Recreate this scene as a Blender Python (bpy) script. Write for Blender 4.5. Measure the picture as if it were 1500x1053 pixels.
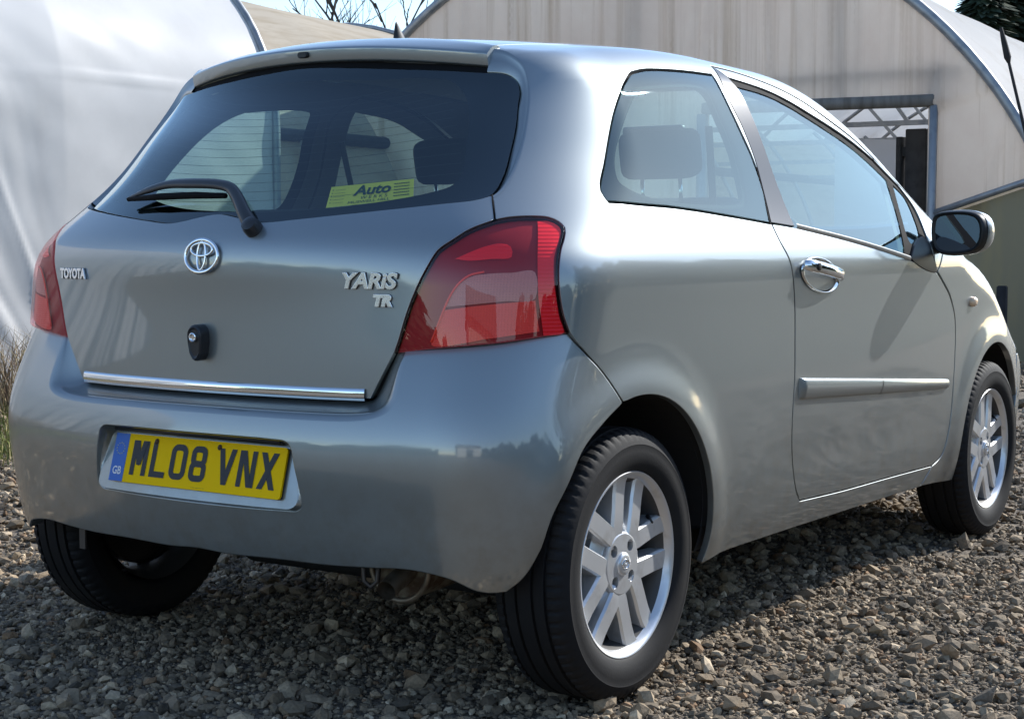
import bpy, bmesh, math, random
import numpy as np
from mathutils import Vector, Matrix, geometry

random.seed(7); rng = np.random.default_rng(7)
sc = bpy.context.scene
for o in list(bpy.data.objects): bpy.data.objects.remove(o, do_unlink=True)
COL = sc.collection

# ---------------------------------------------------------------- camera
cd = bpy.data.cameras.new("camera"); cam = bpy.data.objects.new("camera", cd); COL.objects.link(cam)
yaw, pitch = math.radians(33.962), math.radians(-4.069)
fwd = Vector((math.cos(yaw)*math.cos(pitch), math.sin(yaw)*math.cos(pitch), math.sin(pitch)))
rgt = Vector((math.sin(yaw), -math.cos(yaw), 0)); upv = rgt.cross(fwd)
cam.matrix_world = Matrix(((rgt.x, upv.x, -fwd.x, -3.091), (rgt.y, upv.y, -fwd.y, -2.579), (rgt.z, upv.z, -fwd.z, 1.0), (0, 0, 0, 1)))
cd.sensor_width = 36.0; cd.lens = 36*2402.75/1500; cd.clip_start = .05; cd.clip_end = 3000
sc.camera = cam

# ---------------------------------------------------------------- sky, sun, exposure
SUN_DIR = Vector((.37, -.125, .25)).normalized()          # towards the sun
elev = math.asin(SUN_DIR.z); azim = math.atan2(SUN_DIR.x, SUN_DIR.y)
wd = bpy.data.worlds.new("World"); sc.world = wd; wd.use_nodes = True
nt = wd.node_tree; bg = nt.nodes["Background"]
sky = nt.nodes.new("ShaderNodeTexSky"); sky.sky_type = 'NISHITA'; sky.sun_disc = False
sky.sun_elevation = elev; sky.sun_rotation = azim; sky.air_density = 1.0; sky.dust_density = .35; sky.ozone_density = 2.0
nt.links.new(sky.outputs[0], bg.inputs[0]); bg.inputs[1].default_value = .14
sl = bpy.data.lights.new("sun", 'SUN'); sun = bpy.data.objects.new("sun", sl); COL.objects.link(sun)
sl.energy = 3.7; sl.angle = math.radians(.53); sl.color = (1, .98, .94)
sun.rotation_euler = SUN_DIR.to_track_quat('Z', 'Y').to_euler()
sc.view_settings.view_transform = 'Standard'; sc.view_settings.look = 'None'
sc.view_settings.exposure = 0.8; sc.view_settings.gamma = 1.0; sc.view_settings.use_curve_mapping = False
try:
    sc.cycles.max_bounces = 10; sc.cycles.transparent_max_bounces = 16; sc.cycles.sample_clamp_indirect = 6
    sc.cycles.use_denoising = True; sc.cycles.caustics_reflective = False; sc.cycles.caustics_refractive = False
except Exception: pass

# ---------------------------------------------------------------- materials
MATS = {}
def mat(name, col, rough=.5, metal=0., coat=0., coat_rough=.03, spec=.5, noise=None, bump=None, trans=0., emis=None, ior=1.45):
    m = bpy.data.materials.new(name); m.use_nodes = True; t = m.node_tree; b = t.nodes["Principled BSDF"]
    b.inputs["Base Color"].default_value = (*col, 1); b.inputs["Roughness"].default_value = rough
    b.inputs["Metallic"].default_value = metal; b.inputs["Coat Weight"].default_value = coat
    b.inputs["Coat Roughness"].default_value = coat_rough; b.inputs["Specular IOR Level"].default_value = spec
    b.inputs["Transmission Weight"].default_value = trans; b.inputs["IOR"].default_value = ior
    tc = t.nodes.new("ShaderNodeTexCoord")
    if noise:       # (scale, colour b, lo, hi, detail, stretch)
        s, c2, lo, hi = noise[:4]; st = noise[4] if len(noise) > 4 else (1, 1, 1)
        mp = t.nodes.new("ShaderNodeMapping"); mp.inputs["Scale"].default_value = st
        n = t.nodes.new("ShaderNodeTexNoise"); n.inputs["Scale"].default_value = s; n.inputs["Detail"].default_value = 8
        r = t.nodes.new("ShaderNodeMapRange"); r.inputs[1].default_value = lo; r.inputs[2].default_value = hi
        x = t.nodes.new("ShaderNodeMix"); x.data_type = 'RGBA'
        x.inputs[6].default_value = (*col, 1); x.inputs[7].default_value = (*c2, 1)
        t.links.new(tc.outputs["Object"], mp.inputs[0]); t.links.new(mp.outputs[0], n.inputs[0]); t.links.new(n.outputs[0], r.inputs[0])
        t.links.new(r.outputs[0], x.inputs[0]); t.links.new(x.outputs[2], b.inputs["Base Color"])
    if bump:        # (scale, strength, distance)
        n = t.nodes.new("ShaderNodeTexNoise"); n.inputs["Scale"].default_value = bump[0]; n.inputs["Detail"].default_value = 6
        q = t.nodes.new("ShaderNodeBump"); q.inputs["Strength"].default_value = bump[1]; q.inputs["Distance"].default_value = bump[2]
        t.links.new(tc.outputs["Object"], n.inputs[0]); t.links.new(n.outputs[0], q.inputs["Height"]); t.links.new(q.outputs[0], b.inputs["Normal"])
    MATS[name] = m; return m
def paint_mat():
    base = (.278, .308, .314); dust = (.20, .175, .14)
    m = mat("silver_paint", base, rough=.45, metal=.86, coat=1.0, coat_rough=.05)
    t = m.node_tree; b = t.nodes["Principled BSDF"]; tc = t.nodes.new("ShaderNodeTexCoord"); b.inputs['Coat IOR'].default_value = 1.85
    def N(kind, **k):
        n = t.nodes.new(kind)
        for a, v in k.items(): setattr(n, a, v)
        return n
    # thin road dust in soft patches over the clear coat
    n = N("ShaderNodeTexNoise"); n.inputs["Scale"].default_value = 3.1; n.inputs["Detail"].default_value = 9
    r = N("ShaderNodeMapRange"); r.inputs[1].default_value = .40; r.inputs[2].default_value = .75; r.inputs[3].default_value = .045; r.inputs[4].default_value = .13
    t.links.new(tc.outputs["Object"], n.inputs[0]); t.links.new(n.outputs[0], r.inputs[0]); t.links.new(r.outputs[0], b.inputs["Coat Roughness"])
    # road spray thrown up over the lower edges
    sp = N("ShaderNodeSeparateXYZ"); t.links.new(tc.outputs["Object"], sp.inputs[0])
    h = N("ShaderNodeMapRange"); h.inputs[1].default_value = .62; h.inputs[2].default_value = .22; h.inputs[3].default_value = .0; h.inputs[4].default_value = .75; t.links.new(sp.outputs[2], h.inputs[0])
    n2 = N("ShaderNodeTexNoise"); n2.inputs["Scale"].default_value = 16; n2.inputs["Detail"].default_value = 10; n2.inputs["Roughness"].default_value = .7; t.links.new(tc.outputs["Object"], n2.inputs[0])
    r2 = N("ShaderNodeMapRange"); r2.inputs[1].default_value = .42; r2.inputs[2].default_value = .72; t.links.new(n2.outputs[0], r2.inputs[0])
    mu = N("ShaderNodeMath", operation='MULTIPLY'); t.links.new(h.outputs[0], mu.inputs[0]); t.links.new(r2.outputs[0], mu.inputs[1])
    x = N("ShaderNodeMix", data_type='RGBA'); x.inputs[6].default_value = (*base, 1); x.inputs[7].default_value = (*dust, 1); t.links.new(mu.outputs[0], x.inputs[0]); t.links.new(x.outputs[2], b.inputs["Base Color"])
    cw = N("ShaderNodeMapRange"); cw.inputs[3].default_value = 1.0; cw.inputs[4].default_value = .25; t.links.new(mu.outputs[0], cw.inputs[0]); t.links.new(cw.outputs[0], b.inputs["Coat Weight"])
    # metal flake: very fine tilt of the base layer
    v = N("ShaderNodeTexNoise"); v.inputs["Scale"].default_value = 1400; v.inputs["Detail"].default_value = 1
    q = N("ShaderNodeBump"); q.inputs["Strength"].default_value = .10; q.inputs["Distance"].default_value = .0006
    t.links.new(tc.outputs["Object"], v.inputs[0]); t.links.new(v.outputs[0], q.inputs["Height"]); t.links.new(q.outputs[0], b.inputs["Normal"])
    return m
def glass_mat(name, tint, refl=1.0, haze=0.0, haze_col=(.5, .55, .56), gloss=(1, 1, 1)):
    m = bpy.data.materials.new(name); m.use_nodes = True; t = m.node_tree; t.nodes.clear()
    out = t.nodes.new("ShaderNodeOutputMaterial"); tr = t.nodes.new("ShaderNodeBsdfTransparent"); gl = t.nodes.new("ShaderNodeBsdfGlossy")
    lw = t.nodes.new("ShaderNodeLayerWeight"); lw.inputs[0].default_value = .5; mx = t.nodes.new("ShaderNodeMixShader")
    fr = t.nodes.new("ShaderNodeMath"); fr.operation = 'POWER'; fr.inputs[1].default_value = 5.0; t.links.new(lw.outputs["Facing"], fr.inputs[0])
    mu = t.nodes.new("ShaderNodeMath"); mu.operation = 'MULTIPLY_ADD'; mu.inputs[1].default_value = .92*refl; mu.inputs[2].default_value = .075*refl; mu.use_clamp = True
    tr.inputs[0].default_value = (*tint, 1); gl.inputs[1].default_value = .01
    t.links.new(fr.outputs[0], mu.inputs[0]); t.links.new(mu.outputs[0], mx.inputs[0])
    base = tr
    if haze > 0:        # dust film
        df = t.nodes.new("ShaderNodeBsdfDiffuse"); df.inputs[0].default_value = (*haze_col, 1)
        hm = t.nodes.new("ShaderNodeMixShader"); hm.inputs[0].default_value = haze
        t.links.new(tr.outputs[0], hm.inputs[1]); t.links.new(df.outputs[0], hm.inputs[2]); base = hm
    gl.inputs[0].default_value = (*gloss, 1); t.links.new(base.outputs[0], mx.inputs[1]); t.links.new(gl.outputs[0], mx.inputs[2]); t.links.new(mx.outputs[0], out.inputs[0])
    MATS[name] = m; return m
PAINT = paint_mat()
BLACK = mat("black_plastic", (.012, .012, .013), .45)
SATIN = mat("satin_black_trim", (.03, .032, .036), .28)
RUBBER = mat("tyre_rubber", (.010, .010, .011), .72, spec=.3, noise=(5, (.024, .022, .020), .5, .8), bump=(160, .15, .002))
SEAL = mat("black_seal", (.008, .008, .009), .8, spec=.15)
CHROME = mat("chrome", (.78, .80, .82), .08, 1.0)
BADGE = mat("badge_chrome", (.88, .89, .90), .24, 1.0)
ALLOY = mat("alloy_silver", (.72, .73, .74), .32, .65, coat=.3, noise=(26, (.50, .48, .45), .55, .85))
BARREL = mat("dusty_shaded_alloy", (.085, .082, .078), .55, .5)  # brake-dusted barrel, colour darkened further for the shade between the spokes
STEEL = mat("brake_steel", (.10, .09, .085), .55, .8)
RUST = mat("rusty_steel", (.10, .06, .035), .8, .3, noise=(30, (.20, .17, .12), .45, .6), bump=(80, .5, .003))
UNDER = mat("underbody", (.012, .012, .012), .9)
FRIT = mat("glass_frit", (.010, .011, .014), .95, spec=.05)
TRIM = mat("grey_interior_trim", (.075, .078, .085), .75)
HEAD = mat("headlining", (.30, .30, .29), .9)
FABRIC = mat("seat_fabric", (.022, .024, .03), .95)
GLASS_REAR = glass_mat("tinted_rear_glass", (.72, .86, .82), 1.5, gloss=(.85, .96, 1.0))
GLASS_SIDE = glass_mat("side_glass", (.58, .75, .72), 1.5, .015, (.40, .50, .50), (.74, .92, .95))
GLASS_FRONT = glass_mat("windscreen_glass", (.70, .80, .78), 1.0)
LENS = glass_mat("red_lens", (.75, .05, .07), 1.0)
MIRROR = mat("mirror_glass", (.8, .82, .83), .01, 1.0)

# ---------------------------------------------------------------- scene helpers
def link(name, me, parent=None, m=None):
    o = bpy.data.objects.new(name, me); COL.objects.link(o)
    if parent is not None: o.parent = parent
    if m is not None and me is not None:
        me.materials.clear(); me.materials.append(m)
    return o
def empty(name, loc=(0, 0, 0), parent=None):
    o = bpy.data.objects.new(name, None); o.empty_display_size = .2; COL.objects.link(o); o.location = loc
    if parent is not None: o.parent = parent
    return o
def tag(o, label=None, cat=None, group=None, kind=None):
    for k, v in (("label", label), ("category", cat), ("group", group), ("kind", kind)):
        if v: o[k] = v
    return o
def mesh(name, V, Fc, m=None, parent=None, N=None, smooth=False):
    me = bpy.data.meshes.new(name)
    me.from_pydata([tuple(map(float, v)) for v in V], [], [tuple(int(i) for i in f) for f in Fc]); me.update()
    if N is not None:
        me.polygons.foreach_set("use_smooth", [True]*len(me.polygons))
        me.normals_split_custom_set_from_vertices([tuple(map(float, n)) for n in N])
    elif smooth: me.polygons.foreach_set("use_smooth", [True]*len(me.polygons))
    return link(name, me, parent, m)
def fast_mesh(name, V, T, m=None, parent=None, smooth=False, col=None):
    V = np.asarray(V, np.float32); T = np.asarray(T, np.int32); k = T.shape[1]
    me = bpy.data.meshes.new(name); me.vertices.add(len(V)); me.vertices.foreach_set("co", V.ravel())
    me.loops.add(T.size); me.loops.foreach_set("vertex_index", T.ravel())
    me.polygons.add(len(T)); me.polygons.foreach_set("loop_start", np.arange(0, T.size, k, dtype=np.int32))
    me.polygons.foreach_set("loop_total", np.full(len(T), k, np.int32))
    me.polygons.foreach_set("use_smooth", np.full(len(T), smooth, bool))
    me.update(calc_edges=True); me.validate()
    if col is not None:
        a = me.color_attributes.new("tone", 'FLOAT_COLOR', 'POINT')
        c = np.ones((len(V), 4), np.float32); c[:, :3] = col; a.data.foreach_set("color", c.ravel())
    return link(name, me, parent, m)
class MB:
    """collects shapes into one mesh"""
    def __init__(s): s.V = []; s.F = []
    def add(s, V, Fc):
        b = len(s.V); s.V += [tuple(map(float, v)) for v in V]; s.F += [tuple(i+b for i in f) for f in Fc]; return s
    def box(s, a, b):
        x0, y0, z0 = a; x1, y1, z1 = b
        return s.add([(x0,y0,z0),(x1,y0,z0),(x1,y1,z0),(x0,y1,z0),(x0,y0,z1),(x1,y0,z1),(x1,y1,z1),(x0,y1,z1)],
                     [(0,3,2,1),(4,5,6,7),(0,1,5,4),(1,2,6,5),(2,3,7,6),(3,0,4,7)])
    def tube(s, pts, r, n=10, cap=True, flat=1.0, up=None):
        pts = [Vector(p) for p in pts]; rs = r if hasattr(r, '__len__') else [r]*len(pts); b = len(s.V); prev = None
        for i, p in enumerate(pts):
            t = (pts[min(i+1, len(pts)-1)]-pts[max(i-1, 0)]).normalized()
            u = Vector(up) if up is not None else (prev if prev is not None else (Vector((0, 0, 1)) if abs(t.z) < .9 else Vector((1, 0, 0))))
            a = (u-t*u.dot(t)).normalized(); c = t.cross(a); prev = a
            for k in range(n):
                an = 2*math.pi*k/n; q = p+(a*math.cos(an)*flat+c*math.sin(an))*rs[i]; s.V.append(tuple(q))
        for i in range(len(pts)-1):
            for k in range(n): s.F.append((b+i*n+k, b+i*n+(k+1) % n, b+(i+1)*n+(k+1) % n, b+(i+1)*n+k))
        if cap:
            s.F.append(tuple(b+k for k in range(n))[::-1]); s.F.append(tuple(b+(len(pts)-1)*n+k for k in range(n)))
        return s
    def beam(s, p, q, w, h, up=(0, 0, 1)):
        p, q = Vector(p), Vector(q); t = (q-p).normalized(); u = Vector(up); u = (u-t*u.dot(t)).normalized(); c = t.cross(u)
        P = [e+c*a*w/2+u*b*h/2 for e in (p, q) for a, b in ((-1,-1),(1,-1),(1,1),(-1,1))]
        return s.add(P, [(0,3,2,1),(4,5,6,7),(0,1,5,4),(1,2,6,5),(2,3,7,6),(3,0,4,7)])
    def lathe(s, prof, n=48, fn=None):
        """prof: (r, w) ; axis is local -y (w outward)"""
        b = len(s.V); m = len(prof)
        for k in range(n):
            a = 2*math.pi*k/n
            for r, w in prof: s.V.append((r*math.cos(a), -w, r*math.sin(a)))
        for k in range(n):
            k2 = (k+1) % n
            for i in range(m-1): s.F.append((b+k*m+i, b+k*m+i+1, b+k2*m+i+1, b+k2*m+i))
        return s
    def build(s, name, m, parent=None, smooth=False, bevel=0., subsurf=0, auto=None):
        me = bpy.data.meshes.new(name); me.from_pydata(s.V, [], s.F); me.update()
        bm = bmesh.new(); bm.from_mesh(me); bmesh.ops.recalc_face_normals(bm, faces=bm.faces)
        if bevel > 0:
            es = [e for e in bm.edges if len(e.link_faces) == 2 and e.calc_face_angle(0) > .6]
            bmesh.ops.bevel(bm, geom=es, offset=bevel, segments=2, affect='EDGES', clamp_overlap=True)
        if auto is not None:
            for e in bm.edges: e.smooth = not (len(e.link_faces) == 2 and e.calc_face_angle(0) > auto)
            smooth = True
        bm.to_mesh(me); bm.free()
        if smooth or bevel > 0: me.polygons.foreach_set("use_smooth", [True]*len(me.polygons))
        o = link(name, me, parent, m)
        if subsurf:
            md = o.modifiers.new("smooth", 'SUBSURF'); md.levels = md.render_levels = subsurf
        return o
def copy_tree(o, parent=None):
    c = o.copy(); COL.objects.link(c); c.parent = parent
    for ch in list(o.children): copy_tree(ch, c)
    return c

# ---------------------------------------------------------------- body master surface
def spline(xs, ys):
    xs = np.array(xs, float); ys = np.array(ys, float); n = len(xs); h = np.diff(xs)
    A = np.zeros((n, n)); b = np.zeros(n); A[0, 0] = A[-1, -1] = 1
    for i in range(1, n-1):
        A[i, i-1] = h[i-1]; A[i, i] = 2*(h[i-1]+h[i]); A[i, i+1] = h[i]
        b[i] = 6*((ys[i+1]-ys[i])/h[i]-(ys[i]-ys[i-1])/h[i-1])
    M = np.linalg.solve(A, b)
    s0 = (ys[1]-ys[0])/h[0]-h[0]*(2*M[0]+M[1])/6
    s1 = (ys[-1]-ys[-2])/h[-1]+h[-1]*(M[-2]+2*M[-1])/6
    def f(x):
        x = np.asarray(x, float); i = np.clip(np.searchsorted(xs, x)-1, 0, n-2); hi = h[i]
        a = (xs[i+1]-x)/hi; c = (x-xs[i])/hi
        y = a*ys[i]+c*ys[i+1]+((a**3-a)*M[i]+(c**3-c)*M[i+1])*hi*hi/6
        y = np.where(x < xs[0], ys[0]+s0*(x-xs[0]), y)
        return np.where(x > xs[-1], ys[-1]+s1*(x-xs[-1]), y)
    return f
# profiles in metres: rear axle is the origin, x forward, z up; half body, mirrored in y
rear = spline([0.15, 0.3, 0.45, 0.6, 0.75, 0.9, 1.0, 1.1, 1.25, 1.4, 1.5], [-0.4184, -0.4464, -0.4606, -0.4644, -0.4684, -0.479, -0.4747, -0.3947, -0.2789, -0.1459, -0.1266])
bow = spline([0.2, 0.6, 0.77, 1.09, 1.4], [0.1668, 0.1522, 0.152, 0.3261, 0.4717])
sec = spline([0.15, 0.22, 0.32, 0.45, 0.6, 0.75, 0.88, 0.97, 1.05, 1.15, 1.3, 1.45, 1.55], [0.7658, 0.7923, 0.8157, 0.8283, 0.8339, 0.8376, 0.8424, 0.8385, 0.8035, 0.7592, 0.701, 0.6288, 0.5774])
plan = spline([-0.6, -0.2, 0.2, 0.8, 1.5, 2.1, 2.6, 3.0, 3.3], [-0.0404, -0.0167, -0.0029, 0.0001, 0.0005, -0.0075, -0.0286, -0.0621, -0.098])
planU = spline([-0.4, 0, 0.4, 0.9, 1.4, 2.0, 2.6], [-0.0936, -0.0422, -0.0049, 0.01, 0.0055, -0.0378, -0.1121])
roofc = spline([-0.3, -0.15, 0, 0.3, 0.7, 1.0, 1.3, 1.6, 1.9, 2.2, 2.35, 2.5, 2.7, 2.95, 3.15, 3.3], [1.4093, 1.4503, 1.4794, 1.5104, 1.5238, 1.5166, 1.4942, 1.3957, 1.2298, 1.0544, 1.0168, 0.9676, 0.8671, 0.7639, 0.6694, 0.5882])
crown = spline([-0.3, 0, 0.5, 1.0, 1.5, 2.2, 2.6, 3.1], [0.217, 0.1974, 0.1404, 0.1179, 0.1071, 0.1168, 0.1514, 0.2775])
rc_r = spline([0.2, 0.6, 0.8, 1.0, 1.2, 1.4, 1.55], [0.2347, 0.1906, 0.2252, 0.2288, 0.277, 0.1271, 0.0914])
bump_out = spline([0.15, 0.3, 0.45, 0.6, 0.7, 0.8], [0.0294, 0.0542, 0.0647, 0.0673, 0.028, -0.0212])
front_line = spline([.1,.2,.35,.5,.65,.8,.95],[3.10,3.16,3.195,3.20,3.17,3.08,2.9])
def sst(a, b, x):
    t = np.clip((x-a)/(b-a), 0, 1); return t*t*(3-2*t)
def smax(a, b, r, q=2.3):
    aa = np.maximum(a+r, 0); bb = np.maximum(b+r, 0)
    return np.where((a > -r) | (b > -r), (aa**q+bb**q)**(1/q)-r, np.maximum(a, b))
def width(x, z):
    u = sst(.95, 1.4, z)
    w = sec(z)+plan(x)*(1-u)+planU(x)*u
    for xc in (0, 2.46):
        d = np.hypot(x-xc, z-.30)
        w = w+(.010*(1-sst(.345, .50, d))+.006*(1-sst(.375, .455, d)))*sst(.20, .5, z+.15)
    # shallow scallop low on the door between the arches
    w = w-.004*np.exp(-((z-.43)/.09)**2)*sst(.55, .85, x)*(1-sst(1.75, 2.05, x))
    return w
def F(P, bump=False):
    x, y, z = P[..., 0], np.abs(P[..., 1]), P[..., 2]
    a = rear(z)+bow(z)*y*y-x
    if bump: a = a-bump_out(z)
    a = a*.93
    b = y-width(x, z)
    fr = x-(front_line(z)-.16*y*y)
    c = (z-(roofc(x)-crown(x)*y*y))*.9
    s = smax(a, b, np.maximum(rc_r(z), .05))
    s = smax(s, fr, .22)
    return smax(s, c, .035+.065*sst(-.02, .28, x))
def normals(P, bump=False, e=2e-4):
    g = np.stack([F(P+np.eye(3)[i]*e, bump)-F(P-np.eye(3)[i]*e, bump) for i in range(3)], -1)
    return g/np.linalg.norm(g, axis=-1, keepdims=True)
XO, XF, PH, ZC = .30, 2.5, math.pi/2, .80
def cast(o, d, t1, bump):
    lo = np.zeros(o.shape[:-1]); hi = np.full(o.shape[:-1], t1)
    for _ in range(26):
        m = (lo+hi)/2; f = F(o+d*m[..., None], bump) > 0
        hi = np.where(f, m, hi); lo = np.where(f, lo, m)
    return o+d*((lo+hi)/2)[..., None]
def pv(p, v, bump=False):
    """p: way round the car (0 = rear centre, right side positive), v: height, above ZC an elevation angle"""
    p = np.asarray(p, float); v = np.asarray(v, float); q = np.abs(p); L = XF-XO
    ox = np.where(q < PH, XO, np.where(q < PH+L, XO+q-PH, XF))
    an = np.where(q < PH, q, np.where(q < PH+L, PH, q-L))
    el = np.where(v > ZC, (v-ZC)/.7, 0.)
    o = np.stack([ox, 0*ox, np.minimum(v, ZC)], -1)
    d = np.stack([-np.cos(an)*np.cos(el), -np.sin(an)*np.where(p < 0, -1, 1)*np.cos(el), np.sin(el)], -1)
    return cast(o, d, 1.7, bump)
def to_pv(P):
    x, y, z = P[..., 0], P[..., 1], P[..., 2]; L = XF-XO
    q = np.where(x < XO, np.arctan2(np.abs(y), XO-x), np.where(x < XF, PH+x-XO, L+np.pi-np.arctan2(np.abs(y), x-XF)))
    d = np.hypot(y, np.where(x < XO, XO-x, np.where(x < XF, 0, x-XF)))
    v = np.where(z > ZC, ZC+.7*np.arctan2(z-ZC, d), z)
    return np.stack([np.where(y > 0, -q, q), v], -1)
def top(x, y, bump=False):
    x = np.asarray(x, float); y = np.asarray(y, float)
    o = np.stack([x, y, 0*x+.45], -1); return cast(o, np.zeros_like(o)+[0, 0, 1.], 1.3, False)
# ---------------------------------------------------------------- panels cut from the master surface
def crom(pts, step):
    """Catmull-Rom through points, resampled"""
    P = np.array(pts, float)
    if len(P) == 2:
        n = max(2, int(np.linalg.norm(P[1]-P[0])/step)+1); t = np.linspace(0, 1, n)[:, None]; return P[0]*(1-t)+P[1]*t
    E = np.vstack([2*P[0]-P[1], P, 2*P[-1]-P[-2]]); out = []
    for i in range(1, len(E)-2):
        p0, p1, p2, p3 = E[i-1:i+3]; n = max(2, int(np.linalg.norm(p2-p1)/step)+1)
        d = [max(np.linalg.norm(a-b), 1e-6)**.5 for a, b in ((p1, p0), (p2, p1), (p3, p2))]
        m1 = ((p1-p0)/d[0]-(p2-p0)/(d[0]+d[1])+(p2-p1)/d[1])*d[1]; m2 = ((p2-p1)/d[1]-(p3-p1)/(d[1]+d[2])+(p3-p2)/d[2])*d[1]
        for k in range(n):
            t = k/n; out.append(p1*(2*t**3-3*t*t+1)+m1*(t**3-2*t*t+t)+p2*(3*t*t-2*t**3)+m2*(t**3-t*t))
    out.append(E[-2]); return np.array(out)
def loop_of(segs, step=.012):
    L = [crom(s, step) for s in segs]; pts = np.vstack([l[:-1] if np.linalg.norm(l[-1]-L[(i+1) % len(L)][0]) < 2e-3 else l for i, l in enumerate(L)])
    keep = [0]
    for i in range(1, len(pts)):
        if np.linalg.norm(pts[i]-pts[keep[-1]]) > step*.25: keep.append(i)
    if np.linalg.norm(pts[keep[-1]]-pts[0]) < step*.25: keep.pop()
    return pts[keep]
def area2(l): return np.sum(l[:, 0]*np.roll(l[:, 1], -1)-np.roll(l[:, 0], -1)*l[:, 1])
def inset(l, d):
    if area2(l) < 0: l = l[::-1]
    e1 = l-np.roll(l, 1, 0); e2 = np.roll(l, -1, 0)-l
    n1 = np.stack([-e1[:, 1], e1[:, 0]], 1); n2 = np.stack([-e2[:, 1], e2[:, 0]], 1)
    n1 /= np.linalg.norm(n1, axis=1, keepdims=True)+1e-12; n2 /= np.linalg.norm(n2, axis=1, keepdims=True)+1e-12
    n = n1+n2; L = np.linalg.norm(n, axis=1, keepdims=True); n = n/np.maximum(L, .5)*np.minimum(2/np.maximum(L, .9), 1.5)
    return l+n*d
def inside(l, P):
    x, y = P[:, 0], P[:, 1]; r = np.zeros(len(P), bool); j = len(l)-1
    for i in range(len(l)):
        xi, yi = l[i]; xj, yj = l[j]
        c = ((yi > y) != (yj > y)) & (x < (xj-xi)*(y-yi)/((yj-yi) if abs(yj-yi) > 1e-12 else 1e-12)+xi); r ^= c; j = i
    return r
def edge_dist(l, P):
    a = l; b = np.roll(l, -1, 0); d = np.full(len(P), 1e9)
    for i in range(len(a)):
        ab = b[i]-a[i]; t = np.clip(((P-a[i])@ab)/max(ab@ab, 1e-12), 0, 1)
        d = np.minimum(d, np.linalg.norm(P-(a[i]+t[:, None]*ab), axis=1))
    return d
def triangulate(loop, holes, res):
    lo, hi = loop.min(0), loop.max(0)
    gx, gy = np.meshgrid(np.arange(lo[0]+res/2, hi[0], res), np.arange(lo[1]+res/2, hi[1], res))
    gx[1::2] += res/2
    G = np.stack([gx.ravel(), gy.ravel()], 1); ok = inside(loop, G)
    for h in holes: ok &= ~inside(h, G)
    G = G[ok]
    if len(G):
        d = edge_dist(loop, G)
        for h in holes: d = np.minimum(d, edge_dist(h, G))
        G = G[d > res*.55]
    V = list(map(tuple, loop)); E = [(i, (i+1) % len(loop)) for i in range(len(loop))]; rings = [np.arange(len(loop))]
    for h in holes:
        b = len(V); V += list(map(tuple, h)); E += [(b+i, b+(i+1) % len(h)) for i in range(len(h))]; rings.append(np.arange(b, b+len(h)))
    V += list(map(tuple, G))
    vo, eo, fo, ov, oe, of = geometry.delaunay_2d_cdt([Vector(v) for v in V], E, [], 0, 1e-7)
    A = np.array([tuple(v) for v in vo]); T = np.array([tuple(f) for f in fo if len(f) == 3], int)
    c = A[T].mean(1); k = inside(loop, c)
    for h in holes: k &= ~inside(h, c)
    T = T[k]
    e1 = A[T[:, 1]]-A[T[:, 0]]; e2 = A[T[:, 2]]-A[T[:, 0]]; s = e1[:, 0]*e2[:, 1]-e1[:, 1]*e2[:, 0]
    T = T[np.abs(s) > 1e-12]
    return A, T, rings
def sheet(loop, holes, fn, bump=False, off=0., res=.02, r=.003, depth=.012, flat_gap=.0035, flange=True, adjust=None):
    """returns V, F, N of a curved panel with rolled edges"""
    loop = inset(np.array(loop), flat_gap+(r if flange else 0)); holes = [inset(np.array(h), -(flat_gap+(r if flange else 0))) for h in holes]
    A, T, rings = triangulate(loop, holes, res)
    P = fn(A[:, 0], A[:, 1], bump); N = normals(P, bump)
    if adjust is not None: P, N = adjust(P, N)
    P = P+N*off
    fn_ = np.cross(P[T[:, 1]]-P[T[:, 0]], P[T[:, 2]]-P[T[:, 0]]); fl = (fn_*N[T].sum(1)).sum(1) < 0
    T[fl] = T[fl][:, ::-1]
    V = [P]; Ns = [N]; Fc = [tuple(t) for t in T]
    if flange:
        nb = len(P)
        # boundary edges of the triangulation, in order of their faces
        cnt = {}
        for t in T:
            for a, b in ((t[0], t[1]), (t[1], t[2]), (t[2], t[0])): cnt[(a, b)] = 1
        be = [(a, b) for (a, b) in cnt if (b, a) not in cnt]
        nx = {a: b for a, b in be}; pr = {b: a for a, b in be}
        bv = [a for a in nx if a in pr]
        idx = {a: i for i, a in enumerate(bv)}
        Pb = P[bv]; Nb = N[bv]; t = P[[nx[a] for a in bv]]-P[[pr[a] for a in bv]]
        out = np.cross(t, Nb); out /= np.linalg.norm(out, axis=1, keepdims=True)+1e-12
        prev = np.array(bv); base = nb
        for ko, kn, q in ((.7, .3, .7), (1., 1., 1.), (1., depth/r, 1.)):
            V.append(Pb+out*r*ko-Nb*r*kn); m = Nb*(1-q*.999)+out*q; Ns.append(m/np.linalg.norm(m, axis=1, keepdims=True))
            for a in bv:
                b = nx[a]
                if b in idx:
                    i, j = idx[a], idx[b]; Fc.append((prev[i], base+i, base+j, prev[j]))
            prev = np.arange(base, base+len(bv)); base += len(bv)
    return np.vstack(V), Fc, np.vstack(Ns)
def panel(name, segs, m, parent, holes=(), fn=pv, side=1, extra=None, **k):
    L = loop_of(segs); H = [loop_of(h) for h in holes]
    if side < 0:
        L = L*[-1, 1] if fn is pv else L*[1, -1]; H = [h*[-1, 1] if fn is pv else h*[1, -1] for h in H]
    V, Fc, N = sheet(L, H, fn, **k)
    if extra is not None:
        for (V2, F2, N2) in extra:
            b = len(V); Fc = list(Fc)+[tuple(i+b for i in f) for f in F2]; V = np.vstack([V, V2]); N = np.vstack([N, N2])
    return mesh(name, V, Fc, m, parent, N)
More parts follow.
